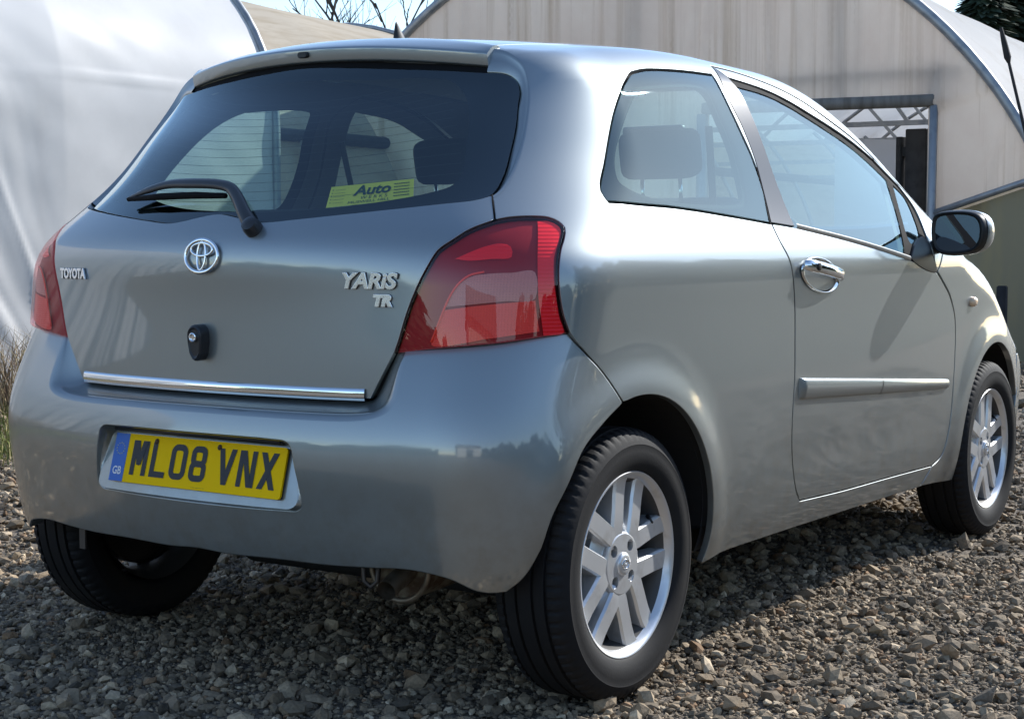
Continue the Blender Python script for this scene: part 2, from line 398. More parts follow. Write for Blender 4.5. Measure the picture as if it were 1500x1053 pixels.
def strip(curves, flip=False):
    """loft between 3D polylines of equal count, smooth normals from the grid"""
    C = np.array(curves); k, n = C.shape[:2]
    du = np.gradient(C, axis=0); dv = np.gradient(C, axis=1); N = np.cross(du, dv); N /= np.linalg.norm(N, axis=2, keepdims=True)+1e-12
    if flip: N = -N
    Fc = []
    for i in range(k-1):
        for j in range(n-1):
            f = (i*n+j, (i+1)*n+j, (i+1)*n+j+1, i*n+j+1); Fc.append(f[::-1] if flip else f)
    return C.reshape(-1, 3), Fc, N.reshape(-1, 3)
def mir(seg): return [(-a, b) for a, b in seg[::-1]]
def sidept(x, z):
    x = np.atleast_1d(np.asarray(x, float)); z = np.atleast_1d(np.asarray(z, float))*np.ones_like(x)
    o = np.stack([x, 0*x, z], -1); return cast(o, np.zeros_like(o)+[0, -1., 0], 1.2, False)
def sidepv(pts): 
    a = np.array(pts, float); return [tuple(q) for q in to_pv(sidept(a[:, 0], a[:, 1]))]
def toppv(pts):
    a = np.array(pts, float); return [tuple(q) for q in to_pv(top(a[:, 0], a[:, 1]))]
def frame_at(P, bump=False, up=(0, 0, 1)):
    n = Vector(normals(np.array([P]), bump)[0]); u = Vector(up); r = u.cross(n).normalized(); return Vector(P), r, n.cross(r).normalized(), n
# outlines on the master surface (p, v) and points (x, y, z)
GLASS_BOTTOM = [(-0.0005, 1.0449), (0.0734, 1.0372), (0.1282, 1.0279), (0.1873, 1.0216), (0.3144, 1.0253), (0.4318, 1.0291), (0.5416, 1.0316), (0.6446, 1.0331), (0.7182, 1.0342), (0.7908, 1.0373), (0.8271, 1.0437), (0.8441, 1.0479)]
GATE_GAP = [(0.8437, 1.0464), (0.8326, 0.9899)]
LAMP_INNER = [(0.8326, 0.9899), (0.7704, 0.9729), (0.7315, 0.9559), (0.6965, 0.9391), (0.674, 0.915), (0.6525, 0.887), (0.6273, 0.8443), (0.5964, 0.7725)]
LAMP_OUTER = [(0.8326, 0.9899), (0.8711, 0.9949), (0.9294, 0.9967), (0.9673, 0.9942), (0.9885, 0.986), (0.9954, 0.9763), (0.9847, 0.9587), (0.9668, 0.938), (0.9555, 0.914), (0.9521, 0.8865), (0.9553, 0.8589), (0.9631, 0.8342), (0.9772, 0.8102)]
LAMP_BOTTOM = [(0.5964, 0.7725), (0.6834, 0.7841), (0.7878, 0.7945), (0.8937, 0.8041), (0.9772, 0.8102)]
GATE_SIDE = [(0.5964, 0.7725), (0.5358, 0.6746)]
GLASS_RIGHT = [(0.8441, 1.0479), (0.8663, 1.0637), (0.8992, 1.0988), (0.9358, 1.1516), (0.9707, 1.2054), (0.9955, 1.2527), (1.0169, 1.2873), (1.0176, 1.3116), (0.9977, 1.3296), (0.9625, 1.3441), (0.921, 1.354)]
GLASS_TOP = [(0.0062, 1.4681), (0.3336, 1.4512), (0.6179, 1.4157), (0.7915, 1.3842), (0.921, 1.354)]
PILLAR_EDGE = [(0.8445, 1.0432), (0.8684, 1.0567), (0.9085, 1.0923), (0.9538, 1.1466), (0.996, 1.2077), (1.0326, 1.2699), (1.0463, 1.3086), (1.044, 1.3349), (1.0225, 1.3602), (0.9924, 1.383), (0.9561, 1.3946)]
DOOR_REAR = [(2.0522, 1.3842), (1.9921, 1.2931), (2.0085, 1.2251), (2.02, 1.1487), (2.0022, 1.0532), (1.9835, 1.01), (1.9888, 0.9675), (2.0174, 0.9249), (2.0404, 0.8732), (2.056, 0.8153), (2.0628, 0.7482), (2.0686, 0.6547), (2.0652, 0.5614), (2.071, 0.5005), (2.09, 0.4271), (2.1237, 0.3546), (2.1557, 0.3231)]
DOOR_BOTTOM = [(2.1557, 0.3231), (2.4349, 0.3139), (2.8061, 0.3079), (3.1789, 0.2994)]
DOOR_FRONT = [(3.1789, 0.2994), (3.2574, 0.3271), (3.2888, 0.398), (3.3111, 0.5414), (3.3117, 0.7079), (3.2927, 0.773), (3.2426, 0.8241), (3.1669, 0.8626), (3.1019, 0.8904)]
DOOR_TOP = [(3.0793, 0.9248), (3.196, 1.0283), (3.1284, 1.0926), (2.9661, 1.1653), (2.7925, 1.2301), (2.6116, 1.2788), (2.4722, 1.3212), (2.3403, 1.3529), (2.183, 1.3778), (2.0522, 1.3842)]
BELT = [(1.9835, 1.01), (2.1223, 1.0015), (2.464, 0.9684), (2.8634, 0.9243), (3.1019, 0.8904)]
DOOR_GLASS = [(2.0875, 1.3267), (2.1194, 1.0063), (2.4476, 0.9751), (2.8329, 0.9319), (2.9182, 1.0514), (2.9451, 1.1388), (2.8919, 1.1601), (2.7569, 1.2042), (2.4925, 1.2642), (2.2675, 1.3128)]
QWIN = [(1.5863, 1.3349), (1.6515, 1.3439), (1.7944, 1.3479), (1.9893, 1.3487), (1.974, 1.2952), (1.9871, 1.2226), (2.0093, 1.1544), (2.0121, 1.0841), (1.9786, 1.0091), (1.7525, 1.0247), (1.4937, 1.0396), (1.1738, 1.0353), (1.1657, 1.0575), (1.2255, 1.121), (1.3372, 1.2251), (1.444, 1.2866), (1.5366, 1.3206)]
QWIN_CLEAR = [(1.6004, 1.3039), (1.8725, 1.3174), (1.9158, 1.3086), (1.9235, 1.2466), (1.9345, 1.1714), (1.9154, 1.082), (1.8944, 1.0586), (1.8513, 1.0487), (1.3084, 1.0674), (1.2645, 1.0888), (1.278, 1.1309), (1.3563, 1.1973), (1.5014, 1.2738)]
FRAME_LOW = [(2.0841, 1.348), (2.2894, 1.326), (2.5062, 1.2768), (2.7742, 1.2184), (2.9743, 1.158), (3.0518, 1.1157), (3.0965, 1.0555), (3.0734, 0.9733)]
QUARTERLIGHT = [(2.994, 1.1279), (3.06, 1.0919), (3.0587, 1.0389), (3.0298, 0.9929), (2.9188, 0.9709), (2.9558, 1.0484)]
MOULDING = [(2.0729, 0.6544), (3.2327, 0.5688), (3.2374, 0.5403), (2.0697, 0.5964)]
HANDLE = [(2.2001, 0.8951)]
REPEATER = [(3.4749, 0.8066)]
BUMPER_SEAM = [(0.9823, 0.8089), (1.026, 0.7679), (1.0839, 0.7207), (1.1397, 0.6617)]
BUMPER_ARCH = [(1.1397, 0.664), (1.0796, 0.6343), (1.002, 0.5808), (0.9568, 0.5117), (0.9191, 0.4484), (0.8938, 0.3746), (0.8624, 0.3211), (0.8307, 0.2942)]
BUMPER_BOTTOM = [(0.8307, 0.2942), (0.8011, 0.2921), (0.7703, 0.2967), (0.7128, 0.3219), (0.6324, 0.3348), (0.5353, 0.3315), (0.4283, 0.3281), (0.2662, 0.329), (0.114, 0.3268), (0.0048, 0.3307)]
LAMP_BOTTOM_B = [(0.6315, 0.7768), (0.6841, 0.7832), (0.7907, 0.7936), (0.8984, 0.8035), (0.9824, 0.8098)]
LAMP_CLEAR = [(0.7039, 0.8519), (0.7214, 0.8711), (0.7395, 0.8874), (0.7645, 0.8982), (0.807, 0.9016), (0.8498, 0.9021), (0.9025, 0.9021), (0.9005, 0.8626), (0.8338, 0.859), (0.7723, 0.8555)]
LAMP_LOW = [(0.7013, 0.848), (0.7723, 0.8535), (0.8337, 0.857), (0.9012, 0.8601), (0.9044, 0.8372), (0.9095, 0.8142), (0.7904, 0.8035), (0.6768, 0.7918), (0.6882, 0.823)]
LAMP_STRIP = [(0.9376, 0.9928), (0.9678, 0.9923), (0.9871, 0.9831), (0.9891, 0.9749), (0.9703, 0.9512), (0.9498, 0.9229), (0.9451, 0.892), (0.95, 0.8594), (0.9578, 0.8316), (0.968, 0.8125), (0.9171, 0.8076), (0.912, 0.8371), (0.9069, 0.8621), (0.9103, 0.9228)]
LAMP_BAND = [(0.73, 0.9272), (0.7524, 0.9343), (0.7978, 0.9467), (0.8359, 0.9515), (0.8569, 0.9453), (0.8548, 0.9273), (0.8089, 0.9242), (0.7587, 0.9226)]
LAMP_LINE = [(0.6767, 0.7972), (0.6953, 0.8309), (0.7156, 0.8646), (0.7354, 0.8859), (0.7605, 0.8992), (0.7923, 0.9039)]
STICKER = [(0.363, 1.1168), (0.6323, 1.1151), (0.6312, 1.0695), (0.3643, 1.0661)]
CLEAR_REAR = [(-0.154, 1.1631), (-0.1114, 1.2531), (-0.0206, 1.3098), (0.0987, 1.3572), (0.2831, 1.4053), (0.4905, 1.4072), (0.6786, 1.3934), (0.7878, 1.3657), (0.8287, 1.3208), (0.8247, 1.254), (0.8007, 1.1848), (0.7744, 1.113), (0.7461, 1.0873), (0.7044, 1.0774), (0.5516, 1.0683), (0.4299, 1.0605), (0.2967, 1.0594), (0.2048, 1.0528), (0.1306, 1.0567), (0.0375, 1.0782), (-0.0837, 1.1065)]
WIPER = [(-0.4529, -0.1298, 1.0282), (-0.4328, -0.0915, 1.0552), (-0.4024, -0.043, 1.0906), (-0.3852, -0.0085, 1.1112), (-0.3778, 0.036, 1.1198), (-0.3696, 0.1185, 1.1246), (-0.3575, 0.2183, 1.1252), (-0.3548, 0.2888, 1.1137), (-0.355, 0.3577, 1.0971)]
BLADE = [(-0.3984, -0.0042, 1.0958), (-0.3926, 0.0962, 1.0989), (-0.3811, 0.2168, 1.0978), (-0.3616, 0.3438, 1.0935)]
EMBLEM = [(-0.483, -0.0057, 0.9703)]
LOCK = [(-0.4696, 0.0109, 0.7818)]
TOYOTA = [(-0.435, 0.4635, 0.9272)]
YARIS = [(-0.4395, -0.4411, 0.9215)]
TR = [(-0.4336, -0.4703, 0.881)]
STICKER3 = [(-0.3449, -0.245, 1.1355), (-0.2872, -0.4302, 1.1518), (-0.3174, -0.4514, 1.1099), (-0.3806, -0.2595, 1.0911)]
# ================================================================ THE CAR
car = tag(empty("hatchback_car"), "silver grey three-door hatchback parked on gravel, seen from its rear right corner", "car")
STEP = .012
def sym(seg):            # right half from the centre -> whole, left to right
    return mir(seg)[:-1]+seg if abs(seg[0][0]) < .02 else mir(seg)+seg
GLASS_BOTTOM[0] = (0., GLASS_BOTTOM[0][1]); GLASS_TOP[0] = (0., GLASS_TOP[0][1]); BUMPER_BOTTOM[-1] = (0., BUMPER_BOTTOM[-1][1])
# ---- tailgate
gate_bottom = [(0, .671), (.2, .6715), (.4, .673), GATE_SIDE[-1]]
tailgate = panel("tailgate", [sym(GLASS_BOTTOM), GATE_GAP, LAMP_INNER, GATE_SIDE, gate_bottom[::-1]+[(-a, b) for a, b in gate_bottom[1:]],
                 mir(GATE_SIDE), mir(LAMP_INNER), mir(GATE_GAP)], PAINT, car, depth=.012, r=.0015, flat_gap=.002)
# ---- rear window, set in behind the pillar edge
clear_r = [(0, 1.063), (.15, 1.060), (.3, 1.0595), (.55, 1.066), (.69, 1.076), (.745, 1.088), (.775, 1.113), (.80, 1.183), (.82, 1.247), (.822, 1.305), (.79, 1.348), (.70, 1.378), (.5, 1.400), (.25, 1.424), (0, 1.432)]
gl_segs = [sym(GLASS_BOTTOM), GLASS_RIGHT, GLASS_TOP[::-1]+[(-a, b) for a, b in GLASS_TOP[1:]], mir(GLASS_RIGHT)]
rear_window = panel("rear_window", gl_segs, GLASS_REAR, car, off=-.010, flat_gap=.004, r=.002, depth=.004)
cl_loop = [clear_r+[(-a, b) for a, b in clear_r[::-1][1:-1]]+[clear_r[0]]]
panel("black_border", gl_segs, FRIT, rear_window, holes=[cl_loop], off=-.014, flat_gap=.004, flange=False)
seal = panel("window_seal", gl_segs, SEAL, rear_window, holes=[[ [(a*.985, b+(.006 if b < 1.2 else -.008)) for a, b in s] for s in gl_segs]], off=-.016, flat_gap=-.012, flange=False)
hl = MB()
for k in range(13):
    v = 1.085+k*.0235; pm = .745 if v < 1.1 else (.78 if k < 11 else .70)
    P = pv(np.linspace(-pm, pm, 40), np.full(40, v)); N = normals(P); P = P-N*.0125
    up = np.cross(np.gradient(P, axis=0), N); up /= np.linalg.norm(up, axis=1, keepdims=True)
    V = np.vstack([P-up*.0005, P+up*.0005]); hl.add(V, [(i, i+1, 41+i, 40+i) for i in range(39)])
hl.build("heating_lines", mat("heater_print", (.03, .025, .02), .7), rear_window)
# ---- lettering helper
def text_geo(body, size, extrude=.001, shear=0., xs=1., bold=0.):
    cu = bpy.data.curves.new("t", 'FONT'); cu.body = body; cu.size = size; cu.extrude = extrude; cu.shear = shear; cu.align_x = 'CENTER'; cu.align_y = 'CENTER'
    cu.offset = bold; cu.resolution_u = 6; cu.bevel_depth = .0007 if extrude > .0015 else 0.
    o = bpy.data.objects.new("t", cu); COL.objects.link(o); bpy.context.view_layer.update()
    me = o.evaluated_get(bpy.context.evaluated_depsgraph_get()).to_mesh()
    V = np.array([tuple(v.co) for v in me.vertices]); Fc = [tuple(p.vertices) for p in me.polygons]
    bpy.data.objects.remove(o, do_unlink=True); bpy.data.curves.remove(cu)
    V[:, 0] = (V[:, 0]-(V[:, 0].max()+V[:, 0].min())/2)*xs; V[:, 1] -= (V[:, 1].max()+V[:, 1].min())/2
    return V, Fc
def place(name, geo, fr, m, parent, lift=0., smooth=False):
    V, Fc = geo; O, r, u, n = fr; A = np.array([O+r*v[0]+u*v[1]+n*(v[2]+lift) for v in map(lambda q: tuple(map(float, q)), V)])
    return mesh(name, A, Fc, m, parent, smooth=smooth)
def stroke(pts, w, closed=False, h=.0006, z0=0.):
    P = [Vector(p) for p in pts]; n = len(P); L = []; Rr = []
    for i in range(n):
        a = P[i-1] if (i > 0 or closed) else None; b = P[(i+1) % n] if (i < n-1 or closed) else None
        d1 = (P[i]-a).normalized() if a is not None else None; d2 = (b-P[i]).normalized() if b is not None else None
        d1 = d1 or d2; d2 = d2 or d1
        n1 = Vector((-d1.y, d1.x)); n2 = Vector((-d2.y, d2.x)); m = (n1+n2); m = m.normalized()/max(m.normalized().dot(n1), .66)
        L.append(P[i]+m*w/2); Rr.append(P[i]-m*w/2)
    V = [(p.x, p.y, z0+h) for p in L]+[(p.x, p.y, z0+h) for p in Rr]; Fc = []
    for i in range(n if closed else n-1):
        j = (i+1) % n; Fc.append((i, n+i, n+j, j))
    return V, Fc
def arc_rect(w, h, rad, k=5):
    o = []
    for cx, cy, a0 in ((w/2-rad, h/2-rad, 0), (-w/2+rad, h/2-rad, 90), (-w/2+rad, -h/2+rad, 180), (w/2-rad, -h/2+rad, 270)):
        for i in range(k+1):
            a = math.radians(a0+90*i/k); o.append((cx+rad*math.cos(a), cy+rad*math.sin(a)))
    return o
def ring_ellipse(cx, cy, a, b, rad, n=56, zl=0., wmul=1.0):
    m = MB(); pts = [(cx+a*math.cos(t), cy+b*math.sin(t), zl) for t in np.linspace(0, 2*math.pi, n, endpoint=False)]
    k = 10; V = []
    for i, p in enumerate(pts):
        t = 2*math.pi*i/n; nn = Vector((b*math.cos(t), a*math.sin(t), 0)).normalized()
        for j in range(k):
            q = 2*math.pi*j/k; V.append(tuple(Vector(p)+nn*math.cos(q)*rad*wmul+Vector((0, 0, 1))*math.sin(q)*rad*.75))
    return V, [(i*k+j, ((i+1) % n)*k+j, ((i+1) % n)*k+(j+1) % k, i*k+(j+1) % k) for i in range(n) for j in range(k)]
fr = frame_at(EMBLEM[0]); eb = MB()
for e in ((0, 0, .0455, .0315, .0042), (0, .0125, .030, .0125, .0032), (0, 0.0005, .0115, .0275, .0030)): eb.add(*ring_ellipse(e[0], e[1], e[2], e[3], e[4], zl=.004))
place("emblem", (np.array(eb.V)*[1.06, 1.14, 1], eb.F), fr, CHROME, tailgate, .001, True)
place("maker_lettering", text_geo("TOYOTA", .0315, .0030, 0, .86, .0012), frame_at(TOYOTA[0]), BADGE, tailgate, .002)
place("lettering_shadow_edge", text_geo("TOYOTA", .0315, .0010, 0, .86, 0.0024), frame_at(TOYOTA[0]), BLACK, tailgate, .0008)  # larger black copy behind stands in for the letters' dark outline and shadow
place("model_lettering", text_geo("YARiS", .0445, .0035, .24, 1.12, .0013), frame_at(YARIS[0]), BADGE, tailgate, .002)
place("lettering_shadow_edge", text_geo("YARiS", .0445, .0010, .24, 1.12, 0.0024999999999999996), frame_at(YARIS[0]), BLACK, tailgate, .0008)
place("trim_lettering", text_geo("TR", .0310, .0032, .20, 1.12, .0020), frame_at(TR[0]), BADGE, tailgate, .002)
place("lettering_shadow_edge", text_geo("TR", .0310, .0010, .20, 1.12, 0.0031999999999999997), frame_at(TR[0]), BLACK, tailgate, .0008)
# ---- chrome strip along the gate's lower edge
pp = np.linspace(-.522, .522, 60); P = pv(pp, np.interp(np.abs(pp), [0, .4, .54], [.682, .683, .6845])); N = normals(P)
C = []
for ko, kn in ((-.0135, .000), (-.0125, .0040), (-.005, .0058), (.004, .0058), (.0115, .0042), (.0130, .000)): C.append(P+np.array([0, 0, 1.])*ko+N*kn)
V, Fc, Nn = strip(C); 
if (Nn*np.tile(N, (6, 1))).sum() < 0: V, Fc, Nn = strip(C, True)
mesh("chrome_strip", V, Fc, CHROME, tailgate, Nn)
# ---- boot lock: black teardrop with a lock barrel
O, r, u, n = frame_at(LOCK[0]); lk = MB(); prof = [(.021*math.cos(a), .018+.022*math.sin(a)) for a in np.linspace(0, math.pi, 13)]+[(-.0205, .0), (-.016, -.026), (-.008, -.038), (0, -.041), (.008, -.038), (.016, -.026), (.0205, 0.)]
k = len(prof); Vl = []
for s, d in ((1.0, 0.), (1.0, .020), (.97, .026), (.86, .029), (.72, .026)):
    Vl += [(x*s, (y-.0)*s, d) for x, y in prof]
Fl = [(i*k+j, i*k+(j+1) % k, (i+1)*k+(j+1) % k, (i+1)*k+j) for i in range(4) for j in range(k)]+[tuple(4*k+j for j in range(k))]
lock = place("lock_housing", (Vl, Fl), (O, r, u, n), SATIN, tailgate, 0., False)
bar = [(.0105*math.cos(a), .012+.0105*math.sin(a)) for a in np.linspace(0, 2*math.pi, 24, endpoint=False)]
place("lock_barrel", ([(x, y, .020) for x, y in bar]+[(x, y, .032) for x, y in bar]+[(x*.8, .012+(y-.012)*.8, .033) for x, y in bar]+[(x*.30, .012+(y-.012)*.62, .030) for x, y in bar],
      [(i*24+j, i*24+(j+1) % 24, (i+1)*24+(j+1) % 24, (i+1)*24+j) for i in range(3) for j in range(24)]+[tuple(72+j for j in range(24))]), (O, r, u, n), CHROME, tailgate, 0., False)
# ---- rear wiper
def along(pts3, lifts):
    A = np.array(pts3); N = normals(A); return [Vector(a)+Vector(q)*l for a, q, l in zip(A, N, lifts)]
wp = along(WIPER, [.010, .014, .016, .017, .017, .016, .014, .012, .010])
wp = [Vector(q) for q in crom([tuple(p) for p in wp], .012)]
nn = len(wp); rad = [float(np.interp(i/(nn-1), [0, .12, .3, .4, .6, .85, 1], [.018, .0155, .0132, .0132, .0135, .011, .003])) for i in range(nn)]
wiper = MB().tube(wp, rad, 12, flat=.62, up=(-.75, 0, .65)).build("wiper_arm", SATIN, car, auto=1.0)
MB().tube(along(BLADE, [.012]*4), [.006, .008, .008, .005], 8).build("wiper_blade", SEAL, wiper, smooth=True)
pvt = along([WIPER[0]], [0])[0]; nv = Vector(normals(np.array([WIPER[0]]))[0])
MB().tube([pvt-nv*.005, pvt+nv*.012, pvt+nv*.024, pvt+nv*.028], [.021, .021, .018, .008], 20).build("wiper_pivot", SATIN, wiper, auto=.8)
# ---- sticker inside the rear window
lime = mat("lime_sticker", (.95, .74, .09), .6); ink = mat("sticker_ink", (.01, .045, .035), .6)
A, B_, C_, D_ = [Vector(q) for q in STICKER3]; nrm = Vector(normals(np.array([STICKER3[0]]))[0])
def stk(u, v, l): 
    p = (A*(1-u)+B_*u)*(1-v)+(D_*(1-u)+C_*u)*v; p.x += .0; q = Vector(normals(np.array([tuple(p)]))[0]); return tuple(p-q*(.024-l))
gu = np.linspace(0, 1, 9); V = [stk(u, v, 0) for v in (0, .5, 1) for u in gu]
sticker = mesh("window_sticker", V, [(i*9+j, i*9+j+1, (i+1)*9+j+1, (i+1)*9+j) for i in range(2) for j in range(8)], lime, rear_window)
def stk_text(body, u0, u1, v0, v1, m, shear=0., bold=0.):
    V, Fc = text_geo(body, 1., 0., shear, 1., bold); a = V.min(0); b = V.max(0)
    return mesh("sticker_lettering", [stk(u0+(u1-u0)*(q[0]-a[0])/(b[0]-a[0]), v1+(v0-v1)*(q[1]-a[1])/(b[1]-a[1]), .0015) for q in V], Fc, m, rear_window)
stk_text("Auto", .29, .735, .08, .58, ink, .2, .03)
stk_text("W E R K S", .39, .70, .63, .78, ink, .1); stk_text("MUSWELL HILL", .25, .73, .83, .95, ink, .1)
for i in range(5): stk_text("• "+"-"*(6+(i*5) % 4), .03, .19, .17+i*.155, .22+i*.155, ink)
for i in range(5): stk_text("-"*(7+(i*3) % 4), .77, .95, .16+i*.15, .205+i*.15, ink)
# ---- roof, spoiler, aerial
seam = [(.060, 0.), (.060, -.15), (.060, -.26), (.055, -.345), (.035, -.424)]
roof_r = [(.035, -.424), (.148, -.437), (.3, -.455), (.6, -.475), (1.0, -.488), (1.26, -.488)]
roof_f = [(1.26, -.488), (1.31, -.25), (1.325, 0)]
roof = panel("roof", [seam, roof_r, roof_f+[(x, -y) for x, y in roof_f[::-1][1:]], [(x, -y) for x, y in roof_r[::-1]], [(x, -y) for x, y in seam[::-1]]], PAINT, car, fn=top, res=.04, r=.003)
ys = np.linspace(-.4575, .4575, 61); ay = np.abs(ys)
xs_seam = np.interp(ay, [0, .26, .345, .424, .46], [.058, .058, .053, .035, .012]); xe = -.134+.097*(ay/.458)**2.2
ze = 1.454-.028*(ay/.458)**2; zb = ze-.0335
zr = roofc(xs_seam)-crown(xs_seam)*ay*ay; zr = np.minimum(zr, top(xs_seam, ys)[:, 2])
curves = [np.stack([xs_seam, ys, zr-.012], 1), np.stack([xs_seam-.002, ys, zr-.001], 1)]
for t in (.12, .3, .5, .7, .85, .94): 
    x = xs_seam*(1-t)+xe*t; curves.append(np.stack([x, ys, (zr*(1-t)+ze*t)+.010*np.sin(math.pi*t)], 1))
curves += [np.stack([xe-.002, ys, ze-.0015], 1), np.stack([xe-.004, ys, ze-.006], 1), np.stack([xe-.0015, ys, ze-.018], 1), np.stack([xe+.001, ys, zb+.005], 1), np.stack([xe+.004, ys, zb+.001], 1), np.stack([xe+.012, ys, zb-.001], 1), np.stack([xe+.07, ys, zb-.012], 1)]
V, Fc, N = strip(curves)
if N[:, 2][61*4:61*6].mean() < 0: V, Fc, N = strip(curves, True)
# end caps
nc = len(curves); E0 = [i*61 for i in range(nc)]; E1 = [i*61+60 for i in range(nc)]
Vc = np.vstack([V, V[E0], V[E1]]); Nc = np.vstack([N, np.tile([0, -1., 0], (nc, 1)), np.tile([0, 1., 0], (nc, 1))]); b = len(V)
spoiler = mesh("spoiler", Vc, list(Fc)+[tuple(range(b, b+nc)), tuple(range(b+2*nc-1, b+nc-1, -1))], PAINT, car, Nc)
O = Vector((-.1375, 0, 1.4385))
MB().add(*[(lambda pr: ([tuple(O+Vector((-d, x*s, y*s*.9))) for d, s in ((-.004, 1), (.004, 1), (.007, .85)) for x, y in pr], [(i*24+j, i*24+(j+1) % 24, (i+1)*24+(j+1) % 24, (i+1)*24+j) for i in range(2) for j in range(24)]+[tuple(48+j for j in range(24))]))(arc_rect(.030, .016, .006))][0]).build("washer_nozzle", BLACK, spoiler, auto=.8)
MB().tube([(-.100, 0, 1.408), (-.116, 0, 1.400)], [.015, .010], 14).build("window_stop", SEAL, spoiler, auto=.8)
ar = MB(); Va = []
for t, w, f0, f1 in ((0, .016, -.030, .055), (.015, .013, -.026, .040), (.030, .008, -.020, .018), (.043, .005, -.016, .002), (.050, .002, -.012, -.004)):
    base = top([.222], [0])[0][2]
    Va += [(.222+f0, 0, base+t), (.222+(f0+f1)/2*.4, -w, base+t), (.222+f1, 0, base+t), (.222+(f0+f1)/2*.4, w, base+t)]
ar.add(Va, [(i*4+j, i*4+(j+1) % 4, (i+1)*4+(j+1) % 4, (i+1)*4+j) for i in range(4) for j in range(4)]+[(16, 17, 18, 19)])
ar.build("roof_aerial", BLACK, car, smooth=True, subsurf=1)
# ---- side pressings with pillar return, doors, lamps (both sides)
apil = toppv([(1.26, -.488), (1.40, -.545), (1.55, -.60), (1.75, -.655), (1.93, -.70), (2.03, -.735)])
roof_edge = toppv(roof_r)
ARCH_R = [(0+.345*math.cos(a), .325+.345*math.sin(a)) for a in np.radians(np.linspace(101.5, -14, 26))]
ARCH_F = [(2.47+.342*math.cos(a), .315+.342*math.sin(a)) for a in np.radians(np.linspace(196, 6, 34))]
sill = [(.335, .243), (.45, .25), (.80, .25), (1.2, .247), (1.6, .243), (1.835, .238)]
def both(fn):
    for s in (1, -1): fn(s)
M3 = np.array([1, -1, 1.])
def lens_inner(name, segs, m, parent, s, off=-.012): return panel(name, segs, m, parent, side=s, off=off, flat_gap=.0005, flange=False, res=.02)
L_DARK = mat("lamp_dark_red", (.29, .007, .018), .4); L_RED = mat("lamp_red", (.95, .03, .05), .3, bump=(260, .35, .002)); L_CLEAR = mat("lamp_clear", (.58, .42, .37), .3, .1, bump=(300, .5, .002)); L_PINK = mat("lamp_pink", (.90, .13, .10), .3, bump=(300, .4, .002))
def ribs(m, scale, strength, axis):
    t = m.node_tree; tc = t.nodes.new("ShaderNodeTexCoord"); b = t.nodes["Principled BSDF"]; prev = None
    for ax in axis:
        w = t.nodes.new("ShaderNodeTexWave"); w.bands_direction = ax; w.inputs["Scale"].default_value = scale; q = t.nodes.new("ShaderNodeBump"); q.inputs["Strength"].default_value = strength; q.inputs["Distance"].default_value = .002
        t.links.new(tc.outputs["Object"], w.inputs[0]); t.links.new(w.outputs[1], q.inputs["Height"])
        if prev: t.links.new(prev.outputs[0], q.inputs["Normal"])
        prev = q
    t.links.new(prev.outputs[0], b.inputs["Normal"])
ribs(L_RED, 40, .45, 'Z'); ribs(L_CLEAR, 62, .25, 'ZY'); ribs(L_PINK, 62, .25, 'ZY')
L_LINE = mat("lamp_line", (.95, .12, .08), .3)
LENS_CLEAR = glass_mat("lamp_lens_tint", (1.0, .68, .68), .6)
MOULD_OFF = .0
